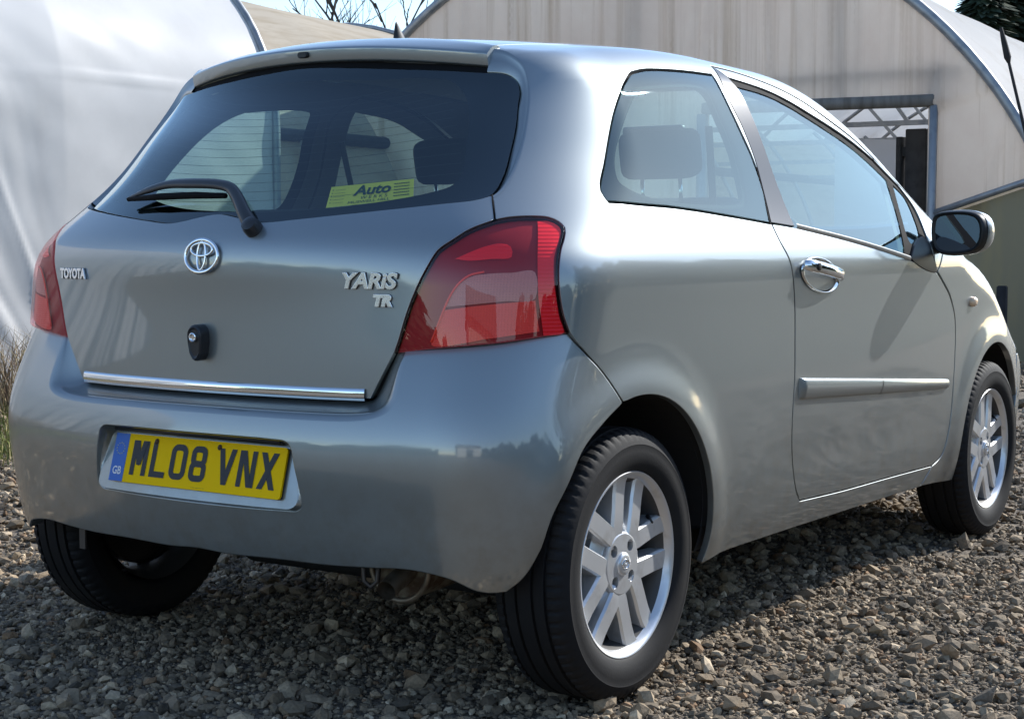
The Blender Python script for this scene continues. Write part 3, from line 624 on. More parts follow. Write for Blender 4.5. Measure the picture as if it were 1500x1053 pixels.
def build_side(s):
    m3 = M3 if s < 0 else 1.0
    # narrow rear-facing return between the pillar edge and the rear window
    pe = pv(*crom(PILLAR_EDGE, .01).T); ge_pv = crom(GLASS_RIGHT, .01)
    def rs(P, n=70):
        d = np.r_[0, np.cumsum(np.linalg.norm(np.diff(P, axis=0), axis=1))]; t = np.linspace(0, d[-1], n); return np.stack([np.interp(t, d, P[:, i]) for i in range(3)], 1)
    ge = pv(*ge_pv.T); pe = rs(pe); ge = rs(ge); Ng = normals(ge); Np = normals(pe)
    w = np.linalg.norm(pe-ge, axis=1, keepdims=True); w0 = np.clip(w/.02, 0, 1)
    wd_ = (pe-ge)/np.maximum(w, 1e-4); cv = [pe+wd_*.007+Np*.0006, pe+Np*.0006, pe-Np*.002*w0+(ge-pe)*.08, pe*.6+ge*.4-(Ng*.008)*w0, ge-Ng*.0105, ge-Ng*.022]
    V, Fc, N = strip([c*m3 for c in cv]); ref = np.array([-1., 0, .3])
    if (N@ref).mean() < 0: V, Fc, N = strip([c*m3 for c in cv], True)
    sp_joint = [PILLAR_EDGE[-1], roof_edge[0]]
    segs = [GATE_GAP[::-1], PILLAR_EDGE, sp_joint, roof_edge, apil, [apil[-1], DOOR_FRONT[-1]], [DOOR_FRONT[-1]]+DOOR_TOP, DOOR_REAR, DOOR_BOTTOM, [DOOR_BOTTOM[-1], sidepv([sill[-1]])[0]],
            sidepv(sill[::-1]), sidepv(ARCH_R[::-1]), BUMPER_SEAM[::-1][:1]+[tuple(q) for q in BUMPER_SEAM[::-1][1:3]]+[LAMP_OUTER[-1]], LAMP_OUTER[::-1]]
    sp = panel("side_panel", segs, PAINT, car, holes=[[QWIN[:4], QWIN[3:9], QWIN[8:12], QWIN[11:]+QWIN[:1]]], side=s, extra=[(V, Fc, N)], depth=.016, res=.018, r=.002, flat_gap=.0018)
    lin = panel("pillar_lining", segs, TRIM, sp, holes=[[QWIN_CLEAR+QWIN_CLEAR[:1]]], side=s, off=-.035, flange=False, res=.05, flat_gap=.012)
    # arch lips rolled inwards
    aw = sidept(*np.array(ARCH_R).T); ctr = np.array([0, 0, .325])
    cv = [aw+[0, .0015, 0], aw*[1, 0, 1]+[0, 1, 0]*(aw[:, 1:2]+.006)*[0, 1, 0]+(ctr-aw)*[1, 0, 1]*.012, aw+[0, .05, 0]+(ctr-aw)*[1, 0, 1]*.012]
    # quarter window
    qw = panel("quarter_window", [QWIN[:4], QWIN[3:9], QWIN[8:12], QWIN[11:]+QWIN[:1]], GLASS_SIDE, car, side=s, off=-.002, flat_gap=.003, r=.002, depth=.004)
    panel("black_border", [QWIN[:4], QWIN[3:9], QWIN[8:12], QWIN[11:]+QWIN[:1]], FRIT, qw, holes=[[QWIN_CLEAR+QWIN_CLEAR[:1]]], side=s, off=-.006, flat_gap=.003, flange=False)
    panel("window_seal", [QWIN[:4], QWIN[3:9], QWIN[8:12], QWIN[11:]+QWIN[:1]], SEAL, qw, side=s, holes=[[QWIN_CLEAR+QWIN_CLEAR[:1]]], off=-.010, flat_gap=-.006, flange=False)
    # ---- tail lamp: tinted lens over a deep reflector
    lamp = panel("tail_lamp", [LAMP_OUTER, LAMP_BOTTOM[::-1], LAMP_INNER[::-1]], LENS_CLEAR, car, side=s, off=.002, flat_gap=.0008, r=.002, depth=.010)
    lens_inner("lamp_housing", [LAMP_OUTER, LAMP_BOTTOM[::-1], LAMP_INNER[::-1]], L_DARK, lamp, s, -.0095)
    lens_inner("reversing_lens", [LAMP_CLEAR+LAMP_CLEAR[:1]], L_CLEAR, lamp, s, -.0065)
    lens_inner("indicator_lens", [LAMP_LOW[:4], LAMP_LOW[3:6], LAMP_LOW[5:]+LAMP_LOW[:1]], L_PINK, lamp, s, -.0065)
    lens_inner("side_reflector", [LAMP_STRIP[:11], LAMP_STRIP[10:]+LAMP_STRIP[:1]], L_RED, lamp, s, -.0058)
    lens_inner("brake_lens", [LAMP_BAND+LAMP_BAND[:1]], L_RED, lamp, s, -.0075)
    P = pv(*crom(LAMP_LINE, .01).T); P = (P-normals(P)*.0052)*m3; MB().tube([tuple(q) for q in P], .0024, 8).build("light_guide", L_LINE, lamp, smooth=True)
    lens_inner("lamp_gasket", [LAMP_OUTER, LAMP_BOTTOM[::-1], LAMP_INNER[::-1]], SEAL, lamp, s, -.016)
    # ---- door: skin, frame, glass
    door = panel("door", [DOOR_REAR[5:], DOOR_BOTTOM, DOOR_FRONT, BELT[::-1]], PAINT, car, side=s, depth=.02, res=.018, r=.002, flat_gap=.0022)
    up = [[DOOR_FRONT[-1]]+DOOR_TOP, DOOR_REAR[:6], BELT]
    dg = [[DOOR_GLASS[0], DOOR_GLASS[1]], DOOR_GLASS[1:4], DOOR_GLASS[3:6], DOOR_GLASS[5:]+DOOR_GLASS[:1]]
    ql = [QUARTERLIGHT+QUARTERLIGHT[:1]]
    panel("window_surround", up, SEAL, door, holes=[dg, ql], side=s, off=-.006, flat_gap=.002, flange=False)
    panel("inner_frame", up, TRIM, door, holes=[dg, ql], side=s, off=-.03, flat_gap=.004, flange=False, res=.04)
    panel("window_frame", [DOOR_TOP, [DOOR_TOP[-1], FRAME_LOW[0]], FRAME_LOW, [FRAME_LOW[-1], DOOR_TOP[0]]], PAINT, door, side=s, off=-.001, depth=.008, r=.0025, flat_gap=.002)
    panel("pillar_trim", [DOOR_REAR[:6], BELT[:2], [BELT[1], DOOR_GLASS[0]], [DOOR_GLASS[0], FRAME_LOW[0]], [FRAME_LOW[0], DOOR_REAR[0]]], SATIN, door, side=s, off=-.001, depth=.006, r=.002, flat_gap=.002)
    panel("window_glass", dg, GLASS_SIDE, door, side=s, off=-.008, flat_gap=-.004, flange=False)
    panel("quarterlight", ql, GLASS_SIDE, door, side=s, off=-.008, flat_gap=-.003, flange=False)
    sail = [(2.925, .962), (3.034, .985), (3.071, .965), (3.068, .93), DOOR_FRONT[-1], (2.87, .926)]
    panel("mirror_sail", [sail+sail[:1]], BLACK, door, side=s, off=.002, flat_gap=.002, r=.003, depth=.01)
    # belt strip
    b = crom([BELT[1], BELT[2], BELT[3]], .03); P = pv(b[:, 0], b[:, 1]+.002); N = normals(P); z = np.array([0, 0, 1.])
    cv = [(P-z*.007)*m3, (P-z*.006+N*.004)*m3, (P+z*.003+N*.005)*m3, (P+z*.007+N*.001)*m3]
    V, Fc, Nn = strip(cv)
    if (Nn[:len(P)]*(N*m3)).sum() < 0: V, Fc, Nn = strip(cv, True)
    mesh("belt_strip", V, Fc, mat("belt_strip", (.34, .33, .31), .35, .6) if s > 0 else MATS["belt_strip"], door, Nn)
    # side moulding in two lengths, the joint slanting
    def mould(xa, xb, first, last):
        xx = np.linspace(xa, xb, 40); zt = np.interp(xx, [.826, 1.987], [.652, .569]); zb = np.interp(xx, [.826, 1.987], [.595, .539])
        if last:
            e = np.clip((xx-(xb-.03))/.03, 0, 1); d = (1-np.sqrt(1-e**2))*.014; zt = zt-d; zb = zb+d*.6
        cv = []
        for t, o in ((0, -.002), (0.02, .008), (.12, .0115), (.42, .0135), (.60, .0125), (.86, .0095), (.98, .006), (1, -.002)):
            xo = xx+(0 if first else (t-.5)*-.012)*np.linspace(1, 0, 40)+(0 if last else (t-.5)*-.012)*np.linspace(0, 1, 40)
            P = sidept(xo, zb*t+zt*(1-t)); tp = np.clip((xb-.0-xx)/.02, 0, 1) if last else 1.0
            oo = o*np.minimum(1, np.maximum(np.minimum((xx-xa)/.006 if first else 1, (xb-xx)/.02 if last else 1), 0.0)**.5)
            cv.append((P+normals(P)*(oo if np.ndim(oo) else np.full(40, oo))[:, None])*m3)
        cv = [cv[0]]+cv[1:]
        V, Fc, Nn = strip(cv)
        if (Nn[40*3:40*5, 1]*-s).mean() < 0: V, Fc, Nn = strip(cv, True)
        return mesh("door_moulding", V, Fc, PAINT, door, Nn)
    mould(.826, 1.378, True, False); mould(1.383, 1.987, False, True)
    # handle: chrome dish, grip and lock
    hc = pv([HANDLE[0][0]], [HANDLE[0][1]])[0]; O, r, u, n = frame_at(hc); 
    if s < 0: O = Vector(O*Vector((1, -1, 1))); r = Vector((-r.x, r.y, -r.z)); u = Vector((u.x, -u.y, u.z)); n = Vector((n.x, -n.y, n.z))
    r = (r*math.cos(-.14)+u*math.sin(-.14)).normalized(); u = n.cross(r)*1.0
    if u.z < 0: u = -u
    k = 40; el = [(math.cos(t), math.sin(t)) for t in np.linspace(0, 2*math.pi, k, endpoint=False)]; V = []
    for sc_, d in ((1.06, .0), (1.03, .004), (.97, .0035), (.9, -.004), (.6, -.012), (.25, -.015)): V += [tuple(O+r*(x*.118*sc_)+u*(y*.043*sc_)+n*(d+.0025)) for x, y in el]
    dish = MB().add(V, [(i*k+j, i*k+(j+1) % k, (i+1)*k+(j+1) % k, (i+1)*k+j) for i in range(5) for j in range(k)]+[tuple(5*k+j for j in range(k))]).build("door_handle", CHROME, door, smooth=True)
    gp = [O+r*t+u*(.012)+n*(.030*math.sin(math.pi*(t+.125)/.25)**.5+.002) for t in np.linspace(-.122, .122, 15)]
    MB().tube(gp, [.011]+[.016]*13+[.011], 12, flat=.5, up=tuple(n)).build("handle_grip", CHROME, door, smooth=True)
    q = O+r*(-.080)+u*.012+n*.030; MB().tube([q-n*.004, q+n*.004, q+n*.005], [.010, .010, .007], 18).build("handle_lock", BLACK, door, auto=.8)
    # door mirror
    mc = Vector((1.80, -.912, 1.028)); fx = Vector((-.985, .17, 0.0)); fr_ = Vector((-.17, -.985, 0)); fu = Vector((0, 0, 1))
    def outl(sc_): return [(x*sc_*.93, y*sc_*.98) for x, y in [(-.090, .045), (-.084, .058), (-.06, .066), (0, .069), (.05, .066), (.078, .055), (.092, .035), (.096, .005), (.090, -.030), (.072, -.052), (.03, -.063), (-.03, -.066), (-.066, -.062), (-.084, -.048), (-.092, -.02), (-.094, .02)]]
    def mp(x, y, d): 
        p = mc+fr_*x+fu*y+fx*d; return (p.x, p.y*s*1.0 if s > 0 else -p.y, p.z)
    Vm = []
    for sc_, d in ((.84, .000), (.90, .004), (.97, .006), (1.02, .000), (1.05, -.02), (1.03, -.045), (.93, -.075), (.70, -.100), (.35, -.112)): Vm += [mp(x, y, d) for x, y in outl(sc_)]
    hs = MB().add(Vm, [(i*16+j, i*16+(j+1) % 16, (i+1)*16+(j+1) % 16, (i+1)*16+j) for i in range(8) for j in range(16)]+[tuple(8*16+j for j in range(16))])
    mirror = hs.build("door_mirror", BLACK, car, smooth=True, subsurf=1)
    MB().add([mp(x, y, .0005) for x, y in outl(.87)], [tuple(range(16))]).build("mirror_glass", MIRROR, mirror)
    Vc = []
    for sc_, d in ((1.055, -.018), (1.075, -.022), (1.06, -.047), (.96, -.079), (.72, -.105), (.36, -.117)): Vc += [mp(x, y, d) for x, y in outl(sc_)]
    MB().add(Vc, [(i*16+j, i*16+(j+1) % 16, (i+1)*16+(j+1) % 16, (i+1)*16+j) for i in range(5) for j in range(16)]+[tuple(5*16+j for j in range(16))]).build("mirror_cap", PAINT, mirror, smooth=True, subsurf=1)
    arm = [mp(-.060, -.035, -.03), mp(-.095, -.042, -.03), mp(-.135, -.050, -.035), mp(-.175, -.058, -.04)]
    MB().tube(arm, [.030, .030, .030, .034], 14, flat=.75).build("mirror_arm", BLACK, mirror, smooth=True)
    # ---- front wing
    wing = [(2.03, -.735), (2.2, -.735), (2.45, -.715), (2.70, -.67), (2.86, -.62)]
    wf = toppv(wing); 
    nose = [wf[-1]]+[tuple(q) for q in to_pv(sidept([2.84, 2.83, 2.815], [.74, .62, .50]))]
    segs = [[DOOR_FRONT[-1], apil[-1]], wf, nose, [nose[-1], sidepv([ARCH_F[-4]])[0]], sidepv(ARCH_F[:-3][::-1]), [sidepv([ARCH_F[0]])[0], sidepv([sill[-1]])[0]], [sidepv([sill[-1]])[0], DOOR_BOTTOM[-1]], DOOR_FRONT]
    wing_o = panel("front_wing", segs, PAINT, car, side=s, depth=.02, res=.02)
    rp = pv([REPEATER[0][0]], [REPEATER[0][1]])[0]; O, r, u, n = frame_at(rp)
    Vr = []
    for sc_, d in ((1., 0), (.95, .008), (.7, .014), (.3, .016)): Vr += [tuple(np.array(O+r*(.026*sc_*math.cos(t))+u*(.017*sc_*math.sin(t))+n*d)*m3) for t in np.linspace(0, 2*math.pi, 20, endpoint=False)]
    MB().add(Vr, [(i*20+j, i*20+(j+1) % 20, (i+1)*20+(j+1) % 20, (i+1)*20+j) for i in range(3) for j in range(20)]+[tuple(60+j for j in range(20))]).build("side_repeater", mat("repeater", (.90, .66, .44), .2, coat=.5) if s > 0 else MATS["repeater"], wing_o, smooth=True)
    # ---- wheel housings
    for ax, rad, x0 in ((0., .362, "rear"), (2.465, .358, "front")):
        w = MB(); k = 30; V = []
        an = np.radians(np.linspace(*((2, 158) if x0 == 'rear' else (12, 190)), k)); hx, hz = ax+rad*np.cos(an), .315+rad*np.sin(an)
        o_ = np.stack([hx, 0*hx, hz], -1); yo = np.minimum(np.abs(cast(o_, np.zeros_like(o_)+[0, -1., 0], 1.2, True)[:, 1]), np.abs(cast(o_, np.zeros_like(o_)+[0, -1., 0], 1.2, False)[:, 1]))-.012
        for y in (yo, np.full(k, .52)):
            V += [(ax+rad*math.cos(a), -y_*s, .315+rad*math.sin(a)) for y_, a in zip(y, an)]
        w.add(V, [(j, j+1, k+j+1, k+j) for j in range(k-1)]+[tuple(range(k, 2*k))]).build("wheel_housing", UNDER, car, smooth=False)
def gap_seal(s):
    for c, bp in [(c, False) for c in (GATE_GAP, DOOR_REAR, DOOR_BOTTOM, DOOR_FRONT, [DOOR_FRONT[-1]]+DOOR_TOP, LAMP_INNER, LAMP_OUTER)]+[(BUMPER_SEAM, True)]:
        P = pv(*crom(c, .02).T, bp); gg = c is GATE_GAP; P = (P-normals(P, bp)*(.0052 if gg else .0068))*(M3 if s < 0 else 1.0); MB().tube([tuple(q) for q in P], .0060 if gg else .0030 if c in (LAMP_INNER, LAMP_OUTER) else .0050, 6).build("gap_seal", SEAL, car, smooth=True)
both(build_side); both(gap_seal)
# ---- rear bumper with number-plate recess and loading ledge
ledge_out = [(0, .631), (.2, .631), (.40, .631), (.50, .634), (.555, .643), (.588, .66), (.603, .69), (.614, .73), LAMP_BOTTOM_B[0]]
ledge_in = [(0, .666), (.2, .666), (.40, .667), (.49, .668), (.53, .671), (.547, .685), (.562, .71), (.579, .742), (.5965, .7726)]
seam_b = [(a-.0055, b) for a, b in BUMPER_SEAM]
half = [LAMP_BOTTOM_B[:-1]+[seam_b[0]], seam_b, [seam_b[-1]]+BUMPER_ARCH[1:], BUMPER_BOTTOM]
segs = [sym(ledge_out)]+half[:3]+[BUMPER_BOTTOM+[(-a, b) for a, b in BUMPER_BOTTOM[::-1][1:]]]+[[(-a, b) for a, b in sgm[::-1]] for sgm in half[:3][::-1]]
hole = [(-.340, .575), (-.325, .586), (-.28, .589), (0, .590), (.28, .589), (.325, .586), (.340, .575), (.352, .53), (.366, .465), (.366, .448), (.352, .437), (.30, .434), (0, .431), (-.30, .434), (-.352, .437), (-.366, .448), (-.366, .465), (-.352, .53)]
hl_ = loop_of([hole+hole[:1]]); hl_ = hl_ if area2(hl_) > 0 else hl_[::-1]
ho = pv(hl_[:, 0], hl_[:, 1], True); hN = normals(ho, True)
PT = .279; pc = Vector((-.508, 0, .513)); pn = Vector((-math.cos(PT), 0, math.sin(PT))); pu = Vector((math.sin(PT), 0, math.cos(PT))); prt = Vector((0, -1, 0))
def on_plate(y, t, d): q = pc+prt*(-y)+pu*t+pn*d; return np.array(q)
inn = np.array([on_plate(q[1]*.965, (q[2]-.511)*.90-.004, -.007) for q in ho])
loops = [ho-hN*.001, ho-hN*.004+(inn-ho)*.10, ho*.45+inn*.55-hN*.003, inn*.93+ho*.07, inn, inn*.995+inn.mean(0)*.005]
loops = [np.vstack([l, l[:1]]) for l in loops]
Vh, Fh, Nh = strip(loops)
if (Nh@np.array([-1., 0, .0])).mean() < 0: Vh, Fh, Nh = strip(loops, True)
b0 = len(Vh); cap = loops[-1][:-1]; Vh = np.vstack([Vh, cap]); Nh = np.vstack([Nh, np.tile(np.array(pn), (len(cap), 1))]); cf = tuple(range(b0, b0+len(cap)))
q = np.cross(cap[10]-cap[0], cap[40]-cap[0]); Fh = list(Fh)+[cf if q@np.array(pn) > 0 else cf[::-1]]
lo3 = crom(sym(ledge_out), .012); li3 = crom(sym(ledge_in), .012)
def rs2(P, n=160):
    i = np.linspace(0, len(P)-1, n); k = np.arange(len(P)); return np.stack([np.interp(i, k, P[:, 0]), np.interp(i, k, P[:, 1])], 1)
def keyed(path, n=160):           # resample by control-point index so the two edges pair up
    S = sym(path); out = []
    Q = np.array(S, float); m = len(Q); t = np.linspace(0, m-1, n)
    fx, fy = spline(np.arange(m), Q[:, 0]), spline(np.arange(m), Q[:, 1]); return np.stack([fx(t), fy(t)], 1)
lo3 = keyed(ledge_out); li3 = keyed(ledge_in)
Po = pv(lo3[:, 0], lo3[:, 1], True); Pi = pv(li3[:, 0], li3[:, 1]); Ni = normals(Pi); No = normals(Po, True); Pi = Pi-Ni*.014
dirn = np.gradient(Po, axis=0); tan = np.cross(No, dirn); tan /= np.linalg.norm(tan, axis=1, keepdims=True); tan *= np.sign((tan*(Pi-Po)).sum(1, keepdims=True))
wl = np.linalg.norm(Pi-Po, axis=1, keepdims=True); P1 = Po+tan*np.minimum(.016, wl*.4)
cv = [Po*(1-t)**2+P1*2*t*(1-t)+(Po*.55+Pi*.45)*t*t for t in np.linspace(0, 1, 6)]+[Po*.3+Pi*.7, Pi]
Vl, Fl, Nl = strip(cv)
if (Nl@np.array([-.6, 0, .8])).mean() < 0: Vl, Fl, Nl = strip(cv, True)
bumper = panel("rear_bumper", segs, PAINT, car, holes=[[hole+hole[:1]]], bump=True, extra=[(Vh, Fh, Nh), (Vl, Fl, Nl)], depth=.035, r=.004, res=.018, flat_gap=-.004)
# number plate: yellow with blue band
YEL = mat("plate_yellow", (1.0, .61, .002), .6, spec=.12); BLU = mat("plate_blue", (.02, .13, .50), .35); INK = mat("plate_ink", (.008, .009, .014), .4); WHT = mat("plate_white", (.75, .75, .78), .4); GOLD = mat("plate_stars", (.55, .55, .25), .4)
def pl(geo, name, m, parent, lift): V, Fc = geo; return mesh(name, [tuple(pc+prt*float(v[0])+pu*float(v[1])+pn*(float(v[2])+lift)) for v in V], Fc, m, parent)
pr = arc_rect(.520, .111, .008)
plate = pl(([(x, y, d) for d in (-.003, .002) for x, y in pr], [(j, (j+1) % 24, 24+(j+1) % 24, 24+j) for j in range(24)]+[tuple(24+j for j in range(24))]), "number_plate", YEL, car, 0)
pl(([(-.2595, -.055, 0), (-.216, -.055, 0), (-.216, .055, 0), (-.2595, .055, 0)], [(0, 1, 2, 3)]), "blue_band", BLU, plate, .0026)
V, Fc = text_geo("GB", .025, 0, 0, .85, .0006); V = np.array(V)+[-.2375, -.030, 0]; pl((V, Fc), "country_letters", WHT, plate, .0034)
st = MB()
for k in range(12):
    a = 2*math.pi*k/12; cx, cy = -.2375+.0125*math.cos(a), .020+.0125*math.sin(a)
    st.add([(cx+(.0022 if j % 2 == 0 else .0009)*math.cos(math.pi/2+math.pi*j/5), cy+(.0022 if j % 2 == 0 else .0009)*math.sin(math.pi/2+math.pi*j/5), 0) for j in range(10)], [tuple(range(10))])
pl((st.V, st.F), "star_ring", GOLD, plate, .0034)
W_, H_, T_ = .050-.014, .079-.014, .014
HB = .0395                      # half height of a character; each bar a quadrilateral (top left, top right, bottom right, bottom left)
def bar(t0, t1, b0, b1, zt=HB, zb=-HB): return [(b0, zb), (b1, zb), (t1, zt), (t0, zt)]
gl = {'M': [bar(-.025, -.0115, -.025, -.0115), bar(.0115, .025, .0115, .025), bar(-.0200, -.0050, -.0065, .0065, HB, -.016), bar(.0050, .0200, -.0065, .0065, HB, -.016)],
      'L': [bar(-.024, -.010, -.024, -.010), bar(-.011, .024, -.011, .024, -HB+.0135, -HB)],
      'V': [bar(-.0255, -.0110, -.0072, .0072), bar(.0110, .0255, -.0072, .0072)],
      'N': [bar(-.025, -.0115, -.025, -.0115), bar(.0115, .025, .0115, .025), bar(-.0200, -.0060, .0060, .0200)],
      'X': [bar(-.0255, -.0095, .0095, .0255), bar(.0095, .0255, -.0255, -.0095)]}
rings_ = {'0': [arc_rect(W_, H_, .012)], '8': [[(q0, q1-H_/4) for q0, q1 in arc_rect(W_, H_/2, .010)], [(q0, q1+H_/4) for q0, q1 in arc_rect(W_-.003, H_/2, .010)]]}
x = -.216+.018+.025
for ch in "ML08 VNX":
    if ch == ' ': x += .033-.011; continue
    g = MB()
    for i, pts in enumerate(gl.get(ch, ())): g.add([(a+x, b_+.002, .0004+i*.0003) for a, b_ in pts], [(0, 1, 2, 3)])
    for i, pts in enumerate(rings_.get(ch, ())): g.add(*stroke([(a+x, b_+.002) for a, b_ in pts], T_, True, h=.0004, z0=i*.0003))
    pl((g.V, g.F), "plate_character", INK, plate, .0026); x += .061
V, Fc = text_geo("- ---- -------- - ---", .006, 0); pl((np.array(V)+[.02, -.0505, 0], Fc), "maker_print", INK, plate, .003)
for sx, sy in ((-.128, .043), (.065, .043)):
    t = np.linspace(0, 2*math.pi, 16, endpoint=False); pl(([(sx+.0065*math.cos(a), sy+.0065*math.sin(a), 0) for a in t]+[(sx+.004*math.cos(a), sy+.004*math.sin(a), .0025) for a in t], [(j, (j+1) % 16, 16+(j+1) % 16, 16+j) for j in range(16)]+[tuple(16+j for j in range(16))]), "plate_screw", RUST, plate, .0032)
# lamp housing above the plate
lm = [on_plate(y, .060, .008) for y in (-.25, .25)]
MB().beam(tuple(on_plate(-.24, .0655, .006)), tuple(on_plate(.26, .0655, .006)), .018, .012, up=tuple(pu)).build("plate_lamp_bar", SATIN, bumper, bevel=.002)
# ---- front: windscreen, bonnet, front bumper, head lamps
ws = [(1.325, 0), (1.31, -.25), (1.265, -.488)]; wse = [(1.265, -.488), (1.40, -.545), (1.55, -.60), (1.75, -.655), (1.93, -.70), (2.03, -.735)]; wsb = [(2.03, -.735), (2.14, -.4), (2.17, 0)]
fl = lambda L: [(a, -b) for a, b in L[::-1]]
panel("windscreen", [ws, wse, wsb+fl(wsb)[1:], fl(wse), fl(ws)], GLASS_FRONT, car, fn=top, res=.05, off=-.004)
bo_e = [(2.04, -.735), (2.2, -.735), (2.45, -.715), (2.70, -.67), (2.86, -.62)]; bo_f = [(2.86, -.62), (2.98, -.4), (3.03, 0)]; bo_b = [(2.18, 0), (2.15, -.4), (2.04, -.735)]
panel("bonnet", [bo_b, bo_e, bo_f+fl(bo_f)[1:], fl(bo_e), fl(bo_b)], PAINT, car, fn=top, res=.05)
q = [tuple(v) for v in to_pv(sidept([2.84, 2.825, 2.815], [.60, .55, .50]))]; q0 = [tuple(v) for v in to_pv(sidept([2.79, 2.76, 2.78], [.44, .33, .24]))]
pe_ = XF-XO+math.pi
fb = [[(pe_, .60), (pe_-.3, .60), q[0]], q, [q[-1]]+q0, [q0[-1], (pe_-.4, .21), (pe_, .21)]]
for s in (1, -1):
    panel("front_bumper", fb, PAINT, car, side=s, res=.03, flat_gap=.0)
    hp = to_pv(sidept([2.84, 2.83], [.73, .61])); hl0 = [tuple(hp[0]), tuple(hp[1]), (pe_-.62, .615), (pe_-.66, .70)]
    hd = panel("head_lamp", [hl0[:2], hl0[1:3], hl0[2:4], [hl0[3], hl0[0]]], GLASS_FRONT, car, side=s, res=.03)
    panel("lamp_reflector", [hl0[:2], hl0[1:3], hl0[2:4], [hl0[3], hl0[0]]], CHROME, hd, side=s, res=.03, off=-.02, flange=False)
    panel("front_grille", [[(pe_, .61), (pe_-.6, .62)], [(pe_-.6, .62), (pe_-.64, .70)], [(pe_-.64, .70), (pe_, .74)], [(pe_, .74), (pe_, .61)]], BLACK, car, side=s, res=.04, flat_gap=.0)
# ---- underside and cabin
ub = MB(); ub.box((-.30, -.50, .315), (3.0, .50, .35)); ub.box((.42, -.765, .255), (2.05, .765, .31)); ub.box((-.42, -.48, .36), (-.38, .48, .62))
ub.build("floor_pan", UNDER, car)
ib = MB(); ib.box((.38, -.50, .30), (2.05, .50, .34)); ib.box((-.36, -.52, .34), (.30, .52, .40))
ib.build("cabin_floor", TRIM, car)
panel("headlining", [seam, roof_r, roof_f+[(x, -y) for x, y in roof_f[::-1][1:]], [(x, -y) for x, y in roof_r[::-1]], [(x, -y) for x, y in seam[::-1]]], HEAD, car, fn=top, res=.08, off=-.035, flange=False)
panel("tailgate_lining", [sym(GLASS_BOTTOM), GATE_GAP, LAMP_INNER, GATE_SIDE, gate_bottom[::-1]+[(-a, b) for a, b in gate_bottom[1:]], mir(GATE_SIDE), mir(LAMP_INNER), mir(GATE_GAP)], TRIM, car, off=-.04, flange=False, res=.06)
for s in (1, -1):
    panel("door_lining", [DOOR_REAR[5:], DOOR_BOTTOM, DOOR_FRONT, BELT[::-1]], TRIM, car, side=s, off=-.06, flange=False, res=.06)
def cushion(name, c, size, rot_y, m, parent, bev=.05):
    x, y, z = [v/2 for v in size]; bm = bmesh.new(); bmesh.ops.create_cube(bm, size=1)
    for v in bm.verts: v.co = Vector((v.co.x*2*x, v.co.y*2*y, v.co.z*2*z))
    bmesh.ops.bevel(bm, geom=list(bm.edges), offset=min(bev, min(size)*.45), segments=4, affect='EDGES', profile=.6)
    me = bpy.data.meshes.new(name); bm.to_mesh(me); bm.free(); me.polygons.foreach_set("use_smooth", [True]*len(me.polygons))
    me.transform(Matrix.Translation(c) @ Matrix.Rotation(rot_y, 4, 'Y')); return link(name, me, parent, m)
for s in (1, -1):
    seat = cushion("front_seat", (1.06, .36*-s, .80), (.14, .46, .66), -.26, FABRIC, car, .06)
    cushion("seat_cushion", (1.30, .36*-s, .52), (.52, .48, .16), .10, FABRIC, seat)
    cushion("headrest", (.94, .36*-s, 1.245), (.095, .235, .135), -.20, FABRIC, seat, .04)
    for d in (-.06, .06): MB().tube([(.955, .36*-s+d, 1.08), (.945, .36*-s+d, 1.19)], .006, 8).build("headrest_post", CHROME, seat, smooth=True)
    cushion("rear_seat", (.20, .30*-s, .74), (.15, .58, .56), -.30, FABRIC, car)
    cushion("rear_headrest", (.10, .30*-s, 1.045), (.10, .24, .07), -.25, FABRIC, car, .03)
    MB().tube([(.735, .615*-s, 1.30), (.80, .60*-s, 1.05), (.86, .585*-s, .72)], [.012, .012, .012], 6, flat=.2, up=(1, 0, 0)).build("seat_belt", BLACK, car)
cushion("rear_seat_cushion", (.48, 0, .50), (.50, 1.16, .18), .08, FABRIC, car)
cushion("dashboard", (1.93, 0, .86), (.46, 1.36, .26), .08, TRIM, car, .08)
sw = MB(); cc = Vector((1.52, -.36, .93)); ax = Vector((-.88, 0, .47)); e1 = Vector((0, 1, 0)); e2 = ax.cross(e1)
sw.tube([cc+(e1*math.cos(t)+e2*math.sin(t))*.18 for t in np.linspace(0, 2*math.pi, 33)], .015, 10, cap=False)
for t in (0, math.pi, -math.pi/2): sw.tube([cc+(e1*math.cos(t)+e2*math.sin(t))*.17, cc-ax*.02], [.014, .03], 8)
sw.tube([cc-ax*.03, cc+ax*.0], [.06, .05], 16); sw.tube([cc-ax*.03, cc-ax*.28], .03, 10)
sw.build("steering_wheel", BLACK, car, auto=.9)
cushion("rear_view_mirror", (1.55, 0, 1.34), (.03, .22, .065), 0, BLACK, car, .012)
